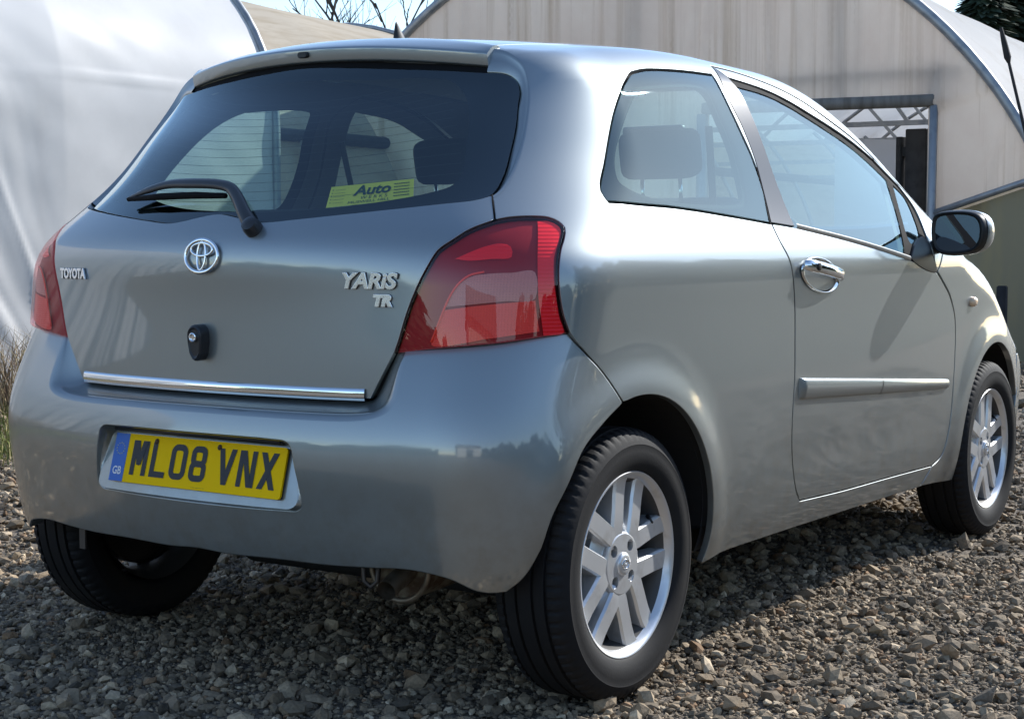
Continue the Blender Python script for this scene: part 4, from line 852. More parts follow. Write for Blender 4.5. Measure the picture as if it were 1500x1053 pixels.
# ---- wheels
def make_wheel():
    w = empty("wheel", parent=car)
    # tyre: lathe with grooves and shoulder blocks
    prof = [(.200, .070), (.206, .079), (.212, .083), (.222, .088), (.236, .0918), (.250, .0920), (.262, .0905), (.2645, .0912), (.270, .0890), (.280, .0850), (.288, .0800), (.2935, .0745), (.2965, .068), (.2985, .060), (.2990, .0560)]
    for g in (.052, .020): prof += [(.2995, g+.004), (.2925, g+.0032), (.2925, g-.0032), (.2998, g-.004)]
    prof += [(.3, 0.006), (.3, .001)]; prof = prof+[(r, -w_) for r, w_ in prof[::-1]]
    n = 432; m = len(prof); A = np.array(prof); th = np.arange(n)*2*np.pi/n; V = np.zeros((n, m, 3))
    for k in range(n):
        r = A[:, 0].copy(); aw = np.abs(A[:, 1])
        sh = (aw > .055) & (aw < .0846) & (A[:, 0] > .279)
        if k % 6 in (0, 1): r = np.where(sh, r-.0034, r)
        mid = (aw > .024) & (aw < .048) & (A[:, 0] > .296)
        if (k+3) % 9 == 0: r = np.where(mid, r-.003, r)
        V[k, :, 0] = r*math.cos(th[k]); V[k, :, 2] = r*math.sin(th[k]); V[k, :, 1] = -A[:, 1]
    idx = np.arange(n*m).reshape(n, m); a = idx; b = np.roll(idx, -1, 0)
    T = np.stack([a[:, :-1], a[:, 1:], b[:, 1:], b[:, :-1]], -1).reshape(-1, 4)
    ty = fast_mesh("tyre", V.reshape(-1, 3), T, RUBBER, w, smooth=True)
    bm = bmesh.new(); bm.from_mesh(ty.data); bmesh.ops.recalc_face_normals(bm, faces=bm.faces)
    for e in bm.edges: e.smooth = e.calc_face_angle(0) < .6
    bm.to_mesh(ty.data); bm.free()
    MB().lathe([(.196, -.085), (.188, -.075), (.178, -.04), (.176, .02), (.182, .050), (.1885, .062)], 72).build("rim_barrel", BARREL, w, auto=.9)
    rim = MB().lathe([(.1885, .062), (.191, .067), (.1945, .0735), (.199, .0785), (.204, .0800), (.2065, .0770), (.2055, .0700), (.200, .062)], 96).build("rim", ALLOY, w, auto=.9)
    # five pairs of parallel spokes
    for p in range(5):
        a = math.radians(79-72*p); ca, sa = math.cos(a), math.sin(a)
        for off, sgn in ((.0325, 1), (-.0325, -1)):
            sp = MB(); sec_ = []
            for rr, hw, wf, wb in ((.050, .0245, .060, .020), (.075, .0240, .063, .018), (.110, .0232, .0625, .016), (.150, .0235, .061, .018), (.178, .0240, .062, .028), (.1945, .0255, .067, .040)):
                o = off*(1.05+.24*((rr-.05)/.14))
                sec_.append([(rr, o-hw, wb), (rr, o-hw*.97, wf-.006), (rr, o-hw*.80, wf), (rr, o+hw*.80, wf), (rr, o+hw*.97, wf-.006), (rr, o+hw, wb)])
            V = []
            for sct in sec_:
                for r_, t_, w_ in sct: V.append((r_*ca-t_*sa, -w_, r_*sa+t_*ca))
            k = 6; Fc = [(i*k+j, i*k+j+1, (i+1)*k+j+1, (i+1)*k+j) for i in range(5) for j in range(k-1)]+[(i*k, (i+1)*k, (i+1)*k+5, i*k+5) for i in range(5)]+[tuple(range(k)), tuple(5*k+j for j in range(k))]
            sp.add(V, Fc).build("spoke", ALLOY, w, auto=.5)
        # web joining the pair near the hub
        wbm = MB(); V = []
        for rr, hw, wf in ((.050, .030, .054), (.075, .030, .050), (.105, .026, .034)):
            V += [(rr*ca-t*sa, -w_, rr*sa+t*ca) for t, w_ in ((-hw, wf), (hw, wf), (hw, .018), (-hw, .018))]
        wbm.add(V, [(i*4+j, i*4+(j+1) % 4, (i+1)*4+(j+1) % 4, (i+1)*4+j) for i in range(2) for j in range(4)]+[(8, 9, 10, 11)]).build("spoke_web", ALLOY, w, auto=.5)
    # hub with four bolt wells
    hub = MB(); n = 64; V = []; rings = [(.0725, .02), (.0725, .055), (.0705, .0605), (.066, .0625)]
    for r_, w_ in rings: V += [(r_*math.cos(t), -w_, r_*math.sin(t)) for t in np.linspace(0, 2*math.pi, n, endpoint=False)]
    Fc = [(i*n+j, i*n+(j+1) % n, (i+1)*n+(j+1) % n, (i+1)*n+j) for i in range(3) for j in range(n)]
    hub.add(V, Fc)
    loop = np.array([(.066*math.cos(t), .066*math.sin(t)) for t in np.linspace(0, 2*math.pi, n, endpoint=False)])
    ba = [math.radians(45+90*k+4) for k in range(4)]
    holes = [np.array([(.049*math.cos(a)+.0135*math.cos(t), .049*math.sin(a)+.0135*math.sin(t)) for t in np.linspace(0, 2*math.pi, 20, endpoint=False)]) for a in ba]
    A, T, _ = triangulate(loop, holes, .012); hub.add([(x, -.0625-.0015*(1-(math.hypot(x, z)/.066)**2), z) for x, z in A], [tuple(t) for t in T])
    for h in holes:
        k = len(h); hub.add([(x, -(.0625+.0015*(1-(math.hypot(x, z)/.066)**2)), z) for x, z in h]+[(x, -.030, z) for x, z in h], [(j, (j+1) % k, k+(j+1) % k, k+j) for j in range(k)])
    hub.build("hub", ALLOY, w, auto=.6)
    MB().lathe([(.160, -.03), (.160, .006), (.10, .008), (.06, .0145), (.0, .0145)], 48).build("brake_disc", STEEL, w, auto=.6)
    for a in ba:
        c = (.049*math.cos(a), 0, .049*math.sin(a)); nb = MB()
        nb.tube([(c[0], -.02, c[2]), (c[0], -.050, c[2]), (c[0], -.054, c[2])], [.0105, .0105, .006], 6).build("wheel_nut", STEEL, w)
    MB().lathe([(.0260, .058), (.0260, .066), (.0242, .0690), (.017, .0705), (.0, .0710)], 40).build("centre_cap", ALLOY, w, auto=.9)
    cap = MB()
    for e in ((0, 0, .0145, .0105, .0016), (0, .0042, .0095, .0042, .0013), (0, 0, .004, .0090, .0012)): cap.add(*[(lambda g: ([(x, -(.0708+z), y) for x, y, z in g[0]], g[1]))(ring_ellipse(*e, n=28))][0])
    cap.build("cap_emblem", CHROME, w, smooth=True)
    MB().tube([(.165*math.cos(.55), -.045, .165*math.sin(.55)), (.150*math.cos(.5), -.062, .150*math.sin(.5))], [.005, .004], 8).build("tyre_valve", BLACK, w, smooth=True)
    return w
wheel = make_wheel()
spots = [(0, -.7275, 0, .0), (2.46, -.735, 0, -.10), (0, .7275, math.pi, .9), (2.46, .735, math.pi, .3)]
for i, (x, y, rz, spin) in enumerate(spots):
    o = wheel if i == 0 else copy_tree(wheel, car)
    o.location = (x, y, .297); o.rotation_euler = (0, spin, rz) if i else (0, .0, 0)
# ---- exhaust silencer, tow loop and splash-guard tabs under the bumper
MB().tube([(.10, -.42, .318), (-.20, -.42, .312), (-.300, -.42, .306), (-.312, -.42, .306)], [.070, .078, .078, .072], 32).build("exhaust_silencer", RUST, car, auto=.6)
ex = MB(); cx = Vector((-.318, -.42, .306))
ex.tube([tuple(cx+Vector((-.002, .078*math.cos(t), .078*math.sin(t)))) for t in np.linspace(0, 2*math.pi, 49)], .0065, 8, cap=False).build("silencer_rim", mat("exhaust_metal", (.24, .20, .15), .5, .7, noise=(22, (.12, .08, .05), .45, .65)), car, smooth=True)
MB().tube([(-.314, -.44, .296), (-.37, -.445, .280), (-.405, -.45, .268)], [.022, .022, .022], 20, cap=False).build("tail_pipe", MATS["exhaust_metal"], car, smooth=True)
MB().tube([(-.36, -.395, .34), (-.365, -.395, .275), (-.37, -.38, .262), (-.375, -.365, .275), (-.375, -.365, .34)], .006, 8).build("tow_loop", STEEL, car, smooth=True)
MB().box((-.425, .455, .265), (-.42, .475, .345)).build("bumper_clip", STEEL, car)
cushion("fuel_tank", (.45, 0, .22), (.7, .9, .14), 0, UNDER, car, .04)
MB().tube([(0, -.62, .27), (.0, .62, .27)], .035, 12).build("rear_axle_beam", STEEL, car, smooth=True)
# ================================================================ THE YARD
def sheet_mat(name, col, stain=None, trans=.35,  stretch=(1, 1, 1), scale=6., lo=.5, hi=.75, stain2=None):
    """polythene: part diffuse, part light passing through; dirt streaks"""
    m = bpy.data.materials.new(name); m.use_nodes = True; t = m.node_tree; t.nodes.clear()
    out = t.nodes.new("ShaderNodeOutputMaterial"); d = t.nodes.new("ShaderNodeBsdfDiffuse"); tr = t.nodes.new("ShaderNodeBsdfTranslucent"); mx = t.nodes.new("ShaderNodeMixShader")
    mx.inputs[0].default_value = trans; g = t.nodes.new("ShaderNodeBsdfGlossy"); g.inputs[1].default_value = .38; m2 = t.nodes.new("ShaderNodeMixShader"); m2.inputs[0].default_value = .015
    c = t.nodes.new("ShaderNodeRGB"); c.outputs[0].default_value = (*col, 1); src = c.outputs[0]
    tc = t.nodes.new("ShaderNodeTexCoord")
    for st, sr, sca, l, h in ((stain, stretch, scale, lo, hi), (stain2, (1.3, 1.3, 1.0), 1.1, .42, .8)):
        if st is None: continue
        mp = t.nodes.new("ShaderNodeMapping"); mp.inputs["Scale"].default_value = sr; n = t.nodes.new("ShaderNodeTexNoise"); n.inputs["Scale"].default_value = sca; n.inputs["Detail"].default_value = 7; n.inputs["Roughness"].default_value = .65
        r = t.nodes.new("ShaderNodeMapRange"); r.inputs[1].default_value = l; r.inputs[2].default_value = h; x = t.nodes.new("ShaderNodeMix"); x.data_type = 'RGBA'
        t.links.new(tc.outputs["Object"], mp.inputs[0]); t.links.new(mp.outputs[0], n.inputs[0]); t.links.new(n.outputs[0], r.inputs[0]); t.links.new(r.outputs[0], x.inputs[0])
        t.links.new(src, x.inputs[6]); x.inputs[7].default_value = (*st, 1); src = x.outputs[2]
    for q in (d, tr): t.links.new(src, q.inputs[0])
    t.links.new(d.outputs[0], mx.inputs[1]); t.links.new(tr.outputs[0], mx.inputs[2]); t.links.new(mx.outputs[0], m2.inputs[1]); t.links.new(g.outputs[0], m2.inputs[2]); t.links.new(m2.outputs[0], out.inputs[0])
    MATS[name] = m; return m
WHITE_SHEET = sheet_mat("white_sheeting", (.64, .63, .62), (.58, .57, .56), .12, (1, 1, 1), 1.6, .45, .75)
GABLE_SHEET = sheet_mat("stained_gable_sheeting", (.91, .82, .735), (.48, .38, .27), .70, (7.5, 7.5, .20), 1.0, .49, .78, (.80, .68, .60))
ROOF_SHEET = sheet_mat("tunnel_roof_sheeting", (.82, .80, .77), (.70, .66, .60), .50, (1, 1, 1), 2.0, .5, .8)
TAN_SHEET = sheet_mat("tan_tunnel_sheeting", (.58, .51, .41), (.44, .36, .26), .30, (.6, 2.2, 2.2), 2.2, .45, .75)
OLIVE_SHEET = sheet_mat("olive_ground_fabric", (.27, .245, .165), (.36, .30, .16), .15, (1.2, 1.2, .4), 2.0, .5, .75)
GALV = mat("galvanised_tube", (.33, .345, .36), .45, .5, noise=(9, (.22, .24, .27), .45, .7))
TIMBER = mat("weathered_timber", (.22, .20, .18), .85, noise=(14, (.12, .105, .09), .4, .7, (1, 1, .2)))
DARKWOOD = mat("dark_timber", (.03, .028, .028), .8, noise=(12, (.015, .014, .014), .4, .7))
# ---- ground
def ground_mat():
    m = mat("stony_ground", (.15, .135, .115), .95); t = m.node_tree; b = t.nodes["Principled BSDF"]; tc = t.nodes.new("ShaderNodeTexCoord")
    v = t.nodes.new("ShaderNodeTexVoronoi"); v.inputs["Scale"].default_value = 95; v.inputs["Randomness"].default_value = 1
    n = t.nodes.new("ShaderNodeTexNoise"); n.inputs["Scale"].default_value = 60; n.inputs["Detail"].default_value = 8
    cr = t.nodes.new("ShaderNodeMapRange"); cr.inputs[3].default_value = .09; cr.inputs[4].default_value = .22
    s = t.nodes.new("ShaderNodeSeparateColor"); t.links.new(tc.outputs["Object"], v.inputs[0]); t.links.new(v.outputs["Color"], s.inputs[0]); t.links.new(s.outputs[0], cr.inputs[0])
    c = t.nodes.new("ShaderNodeCombineColor"); mu = t.nodes.new("ShaderNodeMath"); mu.operation = 'MULTIPLY'; mu.inputs[1].default_value = .82; mu2 = t.nodes.new("ShaderNodeMath"); mu2.operation = 'MULTIPLY'; mu2.inputs[1].default_value = .62
    t.links.new(cr.outputs[0], mu.inputs[0]); t.links.new(cr.outputs[0], mu2.inputs[0]); t.links.new(cr.outputs[0], c.inputs[0]); t.links.new(mu.outputs[0], c.inputs[1]); t.links.new(mu2.outputs[0], c.inputs[2])
    t.links.new(c.outputs[0], b.inputs["Base Color"])
    ad = t.nodes.new("ShaderNodeMath"); ad.operation = 'MULTIPLY_ADD'; ad.inputs[1].default_value = -1.0
    t.links.new(tc.outputs["Object"], n.inputs[0]); t.links.new(v.outputs["Distance"], ad.inputs[0]); t.links.new(n.outputs[0], ad.inputs[2])
    q = t.nodes.new("ShaderNodeBump"); q.inputs["Strength"].default_value = .8; q.inputs["Distance"].default_value = .008; t.links.new(ad.outputs[0], q.inputs["Height"]); t.links.new(q.outputs[0], b.inputs["Normal"])
    return m
GROUND = ground_mat()
mesh("ground", [(-400, -400, -.012), (600, -400, -.012), (600, 500, -.012), (-400, 500, -.012)], [(0, 1, 2, 3)], GROUND)["kind"] = "structure"
mesh("added_dark_field", [(-60, -300, -.006), (300, -300, -.006), (300, -5.0, -.006), (22, -4.4, -.006), (8, -3.7, -.006), (1, -3.8, -.006), (-4, -5.6, -.006), (-60, -9, -.006)], [tuple(range(8))], mat("added_dark_grass", (.046, .054, .038), .95, noise=(1.3, (.072, .070, .052), .4, .7), bump=(9, .8, .05)))["kind"] = "structure"  # unseen dark ground, added to darken the reflections in the doors
# ---- gravel: broken stones of many sizes
def stone_mat():
    m = mat("gravel_stone", (.2, .18, .16), .92); t = m.node_tree; b = t.nodes["Principled BSDF"]
    a = t.nodes.new("ShaderNodeVertexColor"); a.layer_name = "tone"; n = t.nodes.new("ShaderNodeTexNoise"); n.inputs["Scale"].default_value = 130; n.inputs["Detail"].default_value = 5
    tc = t.nodes.new("ShaderNodeTexCoord"); r = t.nodes.new("ShaderNodeMapRange"); r.inputs[1].default_value = .3; r.inputs[2].default_value = .7; r.inputs[3].default_value = .72; r.inputs[4].default_value = 1.2
    x = t.nodes.new("ShaderNodeVectorMath"); x.operation = 'SCALE'; t.links.new(tc.outputs["Object"], n.inputs[0]); t.links.new(n.outputs[0], r.inputs[0]); t.links.new(a.outputs[0], x.inputs[0]); t.links.new(r.outputs[0], x.inputs[3]); t.links.new(x.outputs[0], b.inputs["Base Color"])
    q = t.nodes.new("ShaderNodeBump"); q.inputs["Strength"].default_value = .5; q.inputs["Distance"].default_value = .003; t.links.new(n.outputs[0], q.inputs["Height"]); t.links.new(q.outputs[0], b.inputs["Normal"])
    return m
STONE = stone_mat()
phi = (1+5**.5)/2
ICO = np.array([(-1,phi,0),(1,phi,0),(-1,-phi,0),(1,-phi,0),(0,-1,phi),(0,1,phi),(0,-1,-phi),(0,1,-phi),(phi,0,-1),(phi,0,1),(-phi,0,-1),(-phi,0,1)])/math.hypot(1, phi)
IF = np.array([(0,11,5),(0,5,1),(0,1,7),(0,7,10),(0,10,11),(1,5,9),(5,11,4),(11,10,2),(10,7,6),(7,1,8),(3,9,4),(3,4,2),(3,2,6),(3,6,8),(3,8,9),(4,9,5),(2,4,11),(6,2,10),(8,6,7),(9,8,1)])
fh = np.array([math.cos(yaw), math.sin(yaw)]); rh = np.array([math.sin(yaw), -math.cos(yaw)]); c0 = np.array([-3.091, -2.579])
OCT = np.array([(1, 0, 0), (-1, 0, 0), (0, 1, 0), (0, -1, 0), (0, 0, 1), (0, 0, -1.)]); OF = np.array([(0, 2, 4), (2, 1, 4), (1, 3, 4), (3, 0, 4), (2, 0, 5), (1, 2, 5), (3, 1, 5), (0, 3, 5)])
def stones(d0, d1, n, smin, smax, half=.34, pad=.8, power=.012, side=False):
    ICO, IF = (OCT, OF) if side else (globals()['ICO'], globals()['IF']); nv_ = len(ICO)
    D = np.sqrt(rng.uniform(d0**2, d1**2, n)); S = rng.choice((-1., 1.), n)*(D*half+pad+rng.random(n)**1.4*(1.2+.22*D)) if side else rng.uniform(-1, 1, n)*(D*half+pad); xy = c0+D[:, None]*fh+S[:, None]*rh
    size = np.clip(power*np.exp(rng.normal(0, .58, n)), smin, smax)
    sh = ICO[None]*(1+rng.uniform(-.34, .28, (n, nv_, 1))); sh = sh*np.stack([rng.uniform(.8, 1.35, n), rng.uniform(.6, 1.0, n), rng.uniform(.42, .8, n)], 1)[:, None, :]
    # random tilt and turn
    a = rng.uniform(0, 2*np.pi, n); b = rng.normal(0, .35, n); ca, sa, cb, sb = np.cos(a), np.sin(a), np.cos(b), np.sin(b)
    x, y, z = sh[..., 0], sh[..., 1], sh[..., 2]; x, z = x*cb[:, None]+z*sb[:, None], -x*sb[:, None]+z*cb[:, None]; x, y = x*ca[:, None]-y*sa[:, None], x*sa[:, None]+y*ca[:, None]
    P = np.stack([x, y, z], -1)*(size/2)[:, None, None]; P[..., 0] += xy[:, :1]; P[..., 1] += xy[:, 1:]; P[..., 2] += (-.010+size*rng.uniform(-.05, .30, n))[:, None]
    tone = rng.choice(6, n, p=[.40, .18, .22, .07, .09, .04]); pal = np.array([(.26, .205, .145), (.18, .146, .108), (.34, .272, .192), (.125, .106, .084), (.44, .365, .27), (.27, .175, .105)])
    col = pal[tone]*rng.uniform(.52, 1.45, (n, 1))*np.array([1.03, .99, .92]); return P.reshape(-1, 3), (IF[None]+nv_*np.arange(n)[:, None, None]).reshape(-1, 3), np.repeat(col, nv_, 0)
VV, TT, CC = [], [], []; base = 0
for args in ((2.9, 5.2, 58000, .004, .060, .33, .6, .0110), (5.2, 9.0, 40000, .007, .070, .33, .7, .0165), (9.0, 19., 22000, .015, .09, .34, .8, .030), (2.4, 5.2, 24000, .006, .050, .33, .6, .0125, True), (5.2, 9.0, 14000, .010, .06, .33, .7, .018, True)):
    P, T, c = stones(*args); VV.append(P); TT.append(T+base); CC.append(c); base += len(P)
g = fast_mesh("gravel", np.vstack(VV), np.vstack(TT), STONE, None, False, np.vstack(CC))
tag(g, "loose grey and brown crushed stone covering the yard", "gravel", kind="stuff")
# ---- grid surface helper for sheeting
def grid(name, fn, nu, nv, m, parent, smooth=True):
    u, v = np.meshgrid(np.linspace(0, 1, nu), np.linspace(0, 1, nv)); P = fn(u.ravel(), v.ravel())
    i = np.arange(nu*nv).reshape(nv, nu); T = np.stack([i[:-1, :-1], i[:-1, 1:], i[1:, 1:], i[1:, :-1]], -1).reshape(-1, 4)
    return fast_mesh(name, P, T, m, parent, smooth)
def wob(x, y, sc, seed=0):
    r = np.random.default_rng(seed); s = 0*x
    for _ in range(7):
        a, b, c = r.normal(0, sc), r.normal(0, sc), r.uniform(0, 6.3); s = s+np.sin(a*x+b*y+c)/7
    return s
# ---- white tunnel along the left, axis along x, far end at x = 6.74
lt = tag(empty("polytunnel", (6.74, 6.3, 0)), "white sheeted polytunnel on the left with creased loose side sheeting", "polytunnel", "polytunnels round the yard")
def lt_prof(s):          # arc length -> (dy, z)
    s = np.asarray(s, float); a = np.clip((s-1.89)/1.5, 0, math.radians(50)); dy = 1.5*(1-np.cos(a)); z = np.minimum(s, 1.89)+1.5*np.sin(a)
    e = np.maximum(s-1.89-1.5*math.radians(50), 0); b = math.radians(50)+e/4.2; dy = dy+np.where(e > 0, 4.2*(math.sin(math.radians(50))*0+(-np.cos(b)+math.cos(math.radians(50)))), 0); z = z+np.where(e > 0, 4.2*(np.sin(b)-math.sin(math.radians(50))), 0)
    return dy, z
def lt_skin(u, v):
    x = -13+13*u; s = v*6.2; dy, z = lt_prof(s)
    near = np.clip(1-s/1.9, 0, 1); X = x+6.74
    # loose lower sheeting: slanting folds gathered towards the near end
    t = (X-4.1)+s*.42; w = np.clip((4.9-X-s*.22)/1.1, 0, 1)*np.clip(1.25-s/2.1, 0, 1)
    t2 = t+.22*wob(x*1.1, s*1.4, 1.0, 13); fold = w*(.085*wob(t2*6.5, s*.5, 1.1, 11)+.050*np.abs(wob(t2*9, s*.4, 1.3, 12)))
    line = .012*np.exp(-((t-.55)/.03)**2)*np.clip(1.2-s/2.2, 0, 1)
    d = fold+line+.030*wob(x*1.2, s*1.5, 1.0, 3)+.012*wob(x*3, s*3, 1.6, 5)+.005*wob(x*7+s*3, s*6, 1.5, 6)-.05*np.sin(np.pi*((X-.4) % 2.1)/2.1)*np.clip(s/2, 0, 1)*.5
    seam_ = .010*np.exp(-((s-2.06-.02*X)/.015)**2)
    dy = dy-d-seam_; return np.stack([x, dy, z], 1)
grid("side_sheeting", lt_skin, 560, 170, WHITE_SHEET, lt)
h = MB(); pr = [lt_prof(s) for s in np.linspace(0, 6.2, 40)]; h.tube([(.0, float(a)-.0, float(b)) for a, b in pr], .035, 12).build("end_hoop", GALV, lt, smooth=True)
h = MB(); h.tube([(-2.35, float(a)+.05, float(b)) for a, b in pr], .03, 10).build("hoop", GALV, lt, smooth=True)
grid("end_sheeting", lambda u, v: np.stack([0*u-.02, np.interp(v, [0, 1], [0, 1])*0+lt_prof(v*6.2)[0]+u*(5.4-lt_prof(v*6.2)[0]), lt_prof(v*6.2)[1]], 1), 12, 40, ROOF_SHEET, lt)
# ---- tan tunnel beyond, axis along x
tt = tag(empty("polytunnel", (8.0, 10.9, 0)), "old tan polytunnel showing over the car's roof beside the white one", "polytunnel", "polytunnels round the yard")
def tt_skin(u, v):
    x = 26*u; a = math.radians(-2)+v*math.radians(150); R_ = 3.62-.30*sst(3.2, 8.5, x)+.10*sst(10, 16, x); sag = .05*np.abs(np.sin(np.pi*x/2.4))
    r = R_-sag*.7; return np.stack([x, -r*np.cos(a), np.maximum(.12+r*np.sin(a), 0)], 1)
grid("roof_sheeting", tt_skin, 140, 60, TAN_SHEET, tt)
def tt_end(u, v):
    R_ = 3.60*u; a = v*np.pi; return np.stack([0*u+.02, -R_*np.cos(a), .12+R_*np.sin(a)], 1)
grid("end_sheeting", tt_end, 14, 48, GABLE_SHEET, tt)
for k in range(8): MB().tube([(k*2.4, -3.60*math.cos(a)+.03, .12+3.58*math.sin(a)) for a in np.radians(np.linspace(0, 150, 30))], .03, 8).build("hoop", GALV, tt, smooth=True)
MB().tube([(-.05, -3.66*math.cos(math.radians(31)), .12+3.66*math.sin(math.radians(31))), (20, -3.55*math.cos(math.radians(31)), .12+3.55*math.sin(math.radians(31)))], .06, 8).build("side_rail", DARKWOOD, tt)
for k in range(7): MB().beam((.6+k*1.55, -3.66, 0), (.6+k*1.55, -3.30, 1.95), .09, .09, up=(1, 0, 0)).build("side_post", GALV, tt)
# ---- big tunnel with the stained gable and doorway
rt = tag(empty("polytunnel", (10.22, 4.51, 0)), "large polytunnel behind the car with stained beige gable and open doorway", "polytunnel", "polytunnels round the yard")
ge_ = np.array([.069, -.998]); gn = np.array([.998, .069]); AC, ZC0, RT = -.48, -.09, 4.04
def gp(a, z, d=0.): return (ge_[0]*a+gn[0]*d, ge_[1]*a+gn[1]*d, z)
DL, DR, DH = .25, 2.24, 2.15
def flat_panel(name, loop, holes, m, parent, wobble=.02, d0=0., res=.16, seed=1, crease=False):
    A, T, _ = triangulate(np.array(loop), [np.array(h) for h in holes], res)
    D = d0+wobble*wob(A[:, 0]*1.5, A[:, 1]*.9, 1.2, seed)+wobble*.5*wob(A[:, 0]*6, A[:, 1]*.8, 1.2, seed+1)
    if crease:
        r = np.random.default_rng(40); a, z = A[:, 0], A[:, 1]
        for _ in range(70):          # sags hanging from the hoop
            ai = r.uniform(-4.2, 3.4); k = r.normal(0, .05); w = r.uniform(.012, .035); z0 = r.uniform(1.9, 3.6)
            D = D-r.uniform(.006, .022)*np.exp(-((a-ai-(z-2.6)*k)/w)**2)*sst(z0-1.4, z0, z)
        for ang in np.radians(np.linspace(18, 78, 11)):     # pull lines fanning from the door corner
            dx, dz = a-2.25, z-2.10; along_ = dx*math.cos(ang)+dz*math.sin(ang); off_ = -dx*math.sin(ang)+dz*math.cos(ang)
            D = D-.020*np.exp(-(off_/(.014+.02*np.maximum(along_, 0)))**2)*sst(.0, .12, along_)*(1-sst(.5, 1.3, along_))
        for ang in np.radians((-20, -34)):
            dx, dz = a-2.9, z-2.1; off_ = -dx*math.sin(ang+1.9)+dz*math.cos(ang+1.9); D = D-.014*np.exp(-(off_/.02)**2)*sst(2.25, 2.4, a)
    return fast_mesh(name, np.array([gp(a, z, d) for (a, z), d in zip(A, D)]), T, m, parent, True)
def dens(L, st=.12): return loop_of([[L[i], L[(i+1) % len(L)]] for i in range(len(L))], st)
arc = [(AC+RT*math.cos(t), ZC0+RT*math.sin(t)) for t in np.radians(np.linspace(3, 177, 60))]
gable = [(DL, 0), (DL, DH), (DR, DH), (DR, 1.21), (2.62, 1.345), (3.02, 1.48), (3.35, 1.59)]+[p for p in arc if p[1] > 1.62 or p[0] < 0]
flat_panel("gable_sheeting", dens(gable), [], GABLE_SHEET, rt, res=.042, crease=True)
# sagging creases fanning from the door corner
flat_panel("olive_screen", dens([(DR, 0.02), (3.52, .02), (3.50, 1.60), (3.02, 1.44), (DR, 1.18)]), [], OLIVE_SHEET, rt, .015, .02, .12, 4)
MB().tube([gp(DR, 1.225, -.03), gp(3.02, 1.485, -.03), gp(3.42, 1.62, -.03)], .028, 8).build("slanting_rail", GALV, rt, smooth=True)
MB().tube([gp(a, z, -.02) for a, z in arc], .045, 12).build("end_hoop", GALV, rt, smooth=True)
MB().beam(gp(DL-.05, DH+.05, -.02), gp(DR+.06, DH+.035, -.02), .09, .10).build("door_header", TIMBER, rt, bevel=.008)
MB().beam(gp(DR+.035, 0, -.02), gp(DR+.055, DH, -.02), .08, .06, up=(ge_[0], ge_[1], 0)).build("door_jamb", GALV, rt, bevel=.006)
MB().beam(gp(DL-.05, 0, -.02), gp(DL-.05, DH, -.02), .10, .085, up=(ge_[0], ge_[1], 0)).build("door_jamb", GALV, rt, bevel=.006)
for a0, z0, a1, z1, w in ((-2.9, 2.42, 2.55, 2.45, .05), (1.50, DH, 1.48, 3.4, .05), (-.5, DH, -.5, 3.9, .05), (2.30, 2.18, 2.36, 2.50, .09)): MB().beam(gp(a0, z0, .07), gp(a1, z1, .07), w, w, up=(gn[0], gn[1], 0)).build("gable_rail", GALV, rt)
def rt_skin(u, v):
    d = 34*u; a = np.radians(2+176*v); sag = .06*np.abs(np.sin(np.pi*d/2.6)); r = RT-.02-sag
    aa = AC+r*np.cos(a); z = np.maximum(ZC0+r*np.sin(a), 0); return np.stack([ge_[0]*aa+gn[0]*d, ge_[1]*aa+gn[1]*d, z], 1)
grid("roof_sheeting", rt_skin, 160, 70, ROOF_SHEET, rt)
for k in range(1, 9): MB().tube([gp(AC+(RT-.12)*math.cos(t), ZC0+(RT-.12)*math.sin(t), 2.6*k) for t in np.radians(np.linspace(3, 177, 36))], .03, 8).build("hoop", GALV, rt, smooth=True)
for k, (z, w) in enumerate(((2.20, .05), (2.20, .05), (2.1, .05), (2.0, .05), (1.9, .05))):
    d = 2.6*(k+1); MB().beam(gp(-3.6, z+.0, d), gp(2.9, z, d), w, w).build("cross_tie", GALV, rt)
    MB().beam(gp(.4, z, d), gp(-.5, 3.2, d), .035, .035).build("tie_strut", GALV, rt); MB().beam(gp(1.3, z, d), gp(.5, 3.3, d), .035, .035).build("tie_strut", GALV, rt)
    MB().beam(gp(1.0, 2.9, d), gp(2.3, z, d), .035, .035).build("tie_strut", GALV, rt)
for z in (.75, 1.05, 1.35, 1.62, 1.85): MB().beam(gp(1.9, z, 8.0), gp(3.0, z, 8.0), .04, .04).build("shelf_rail", GALV, rt)
flat_panel("back_sheeting", dens([(-4.3, 0)]+[(AC+(RT-.1)*math.cos(t), ZC0+(RT-.1)*math.sin(t)) for t in np.radians(np.linspace(178, 2, 40))]), [], ROOF_SHEET, rt, .02, 30., .5, 7)
for a_, d_ in ((1.55, 9.), (.9, 14.), (2.3, 12.)): MB().beam(gp(a_, 0, d_), gp(a_, 2.1, d_), .08, .08, up=(1, 0, 0)).build("upright", DARKWOOD, rt)
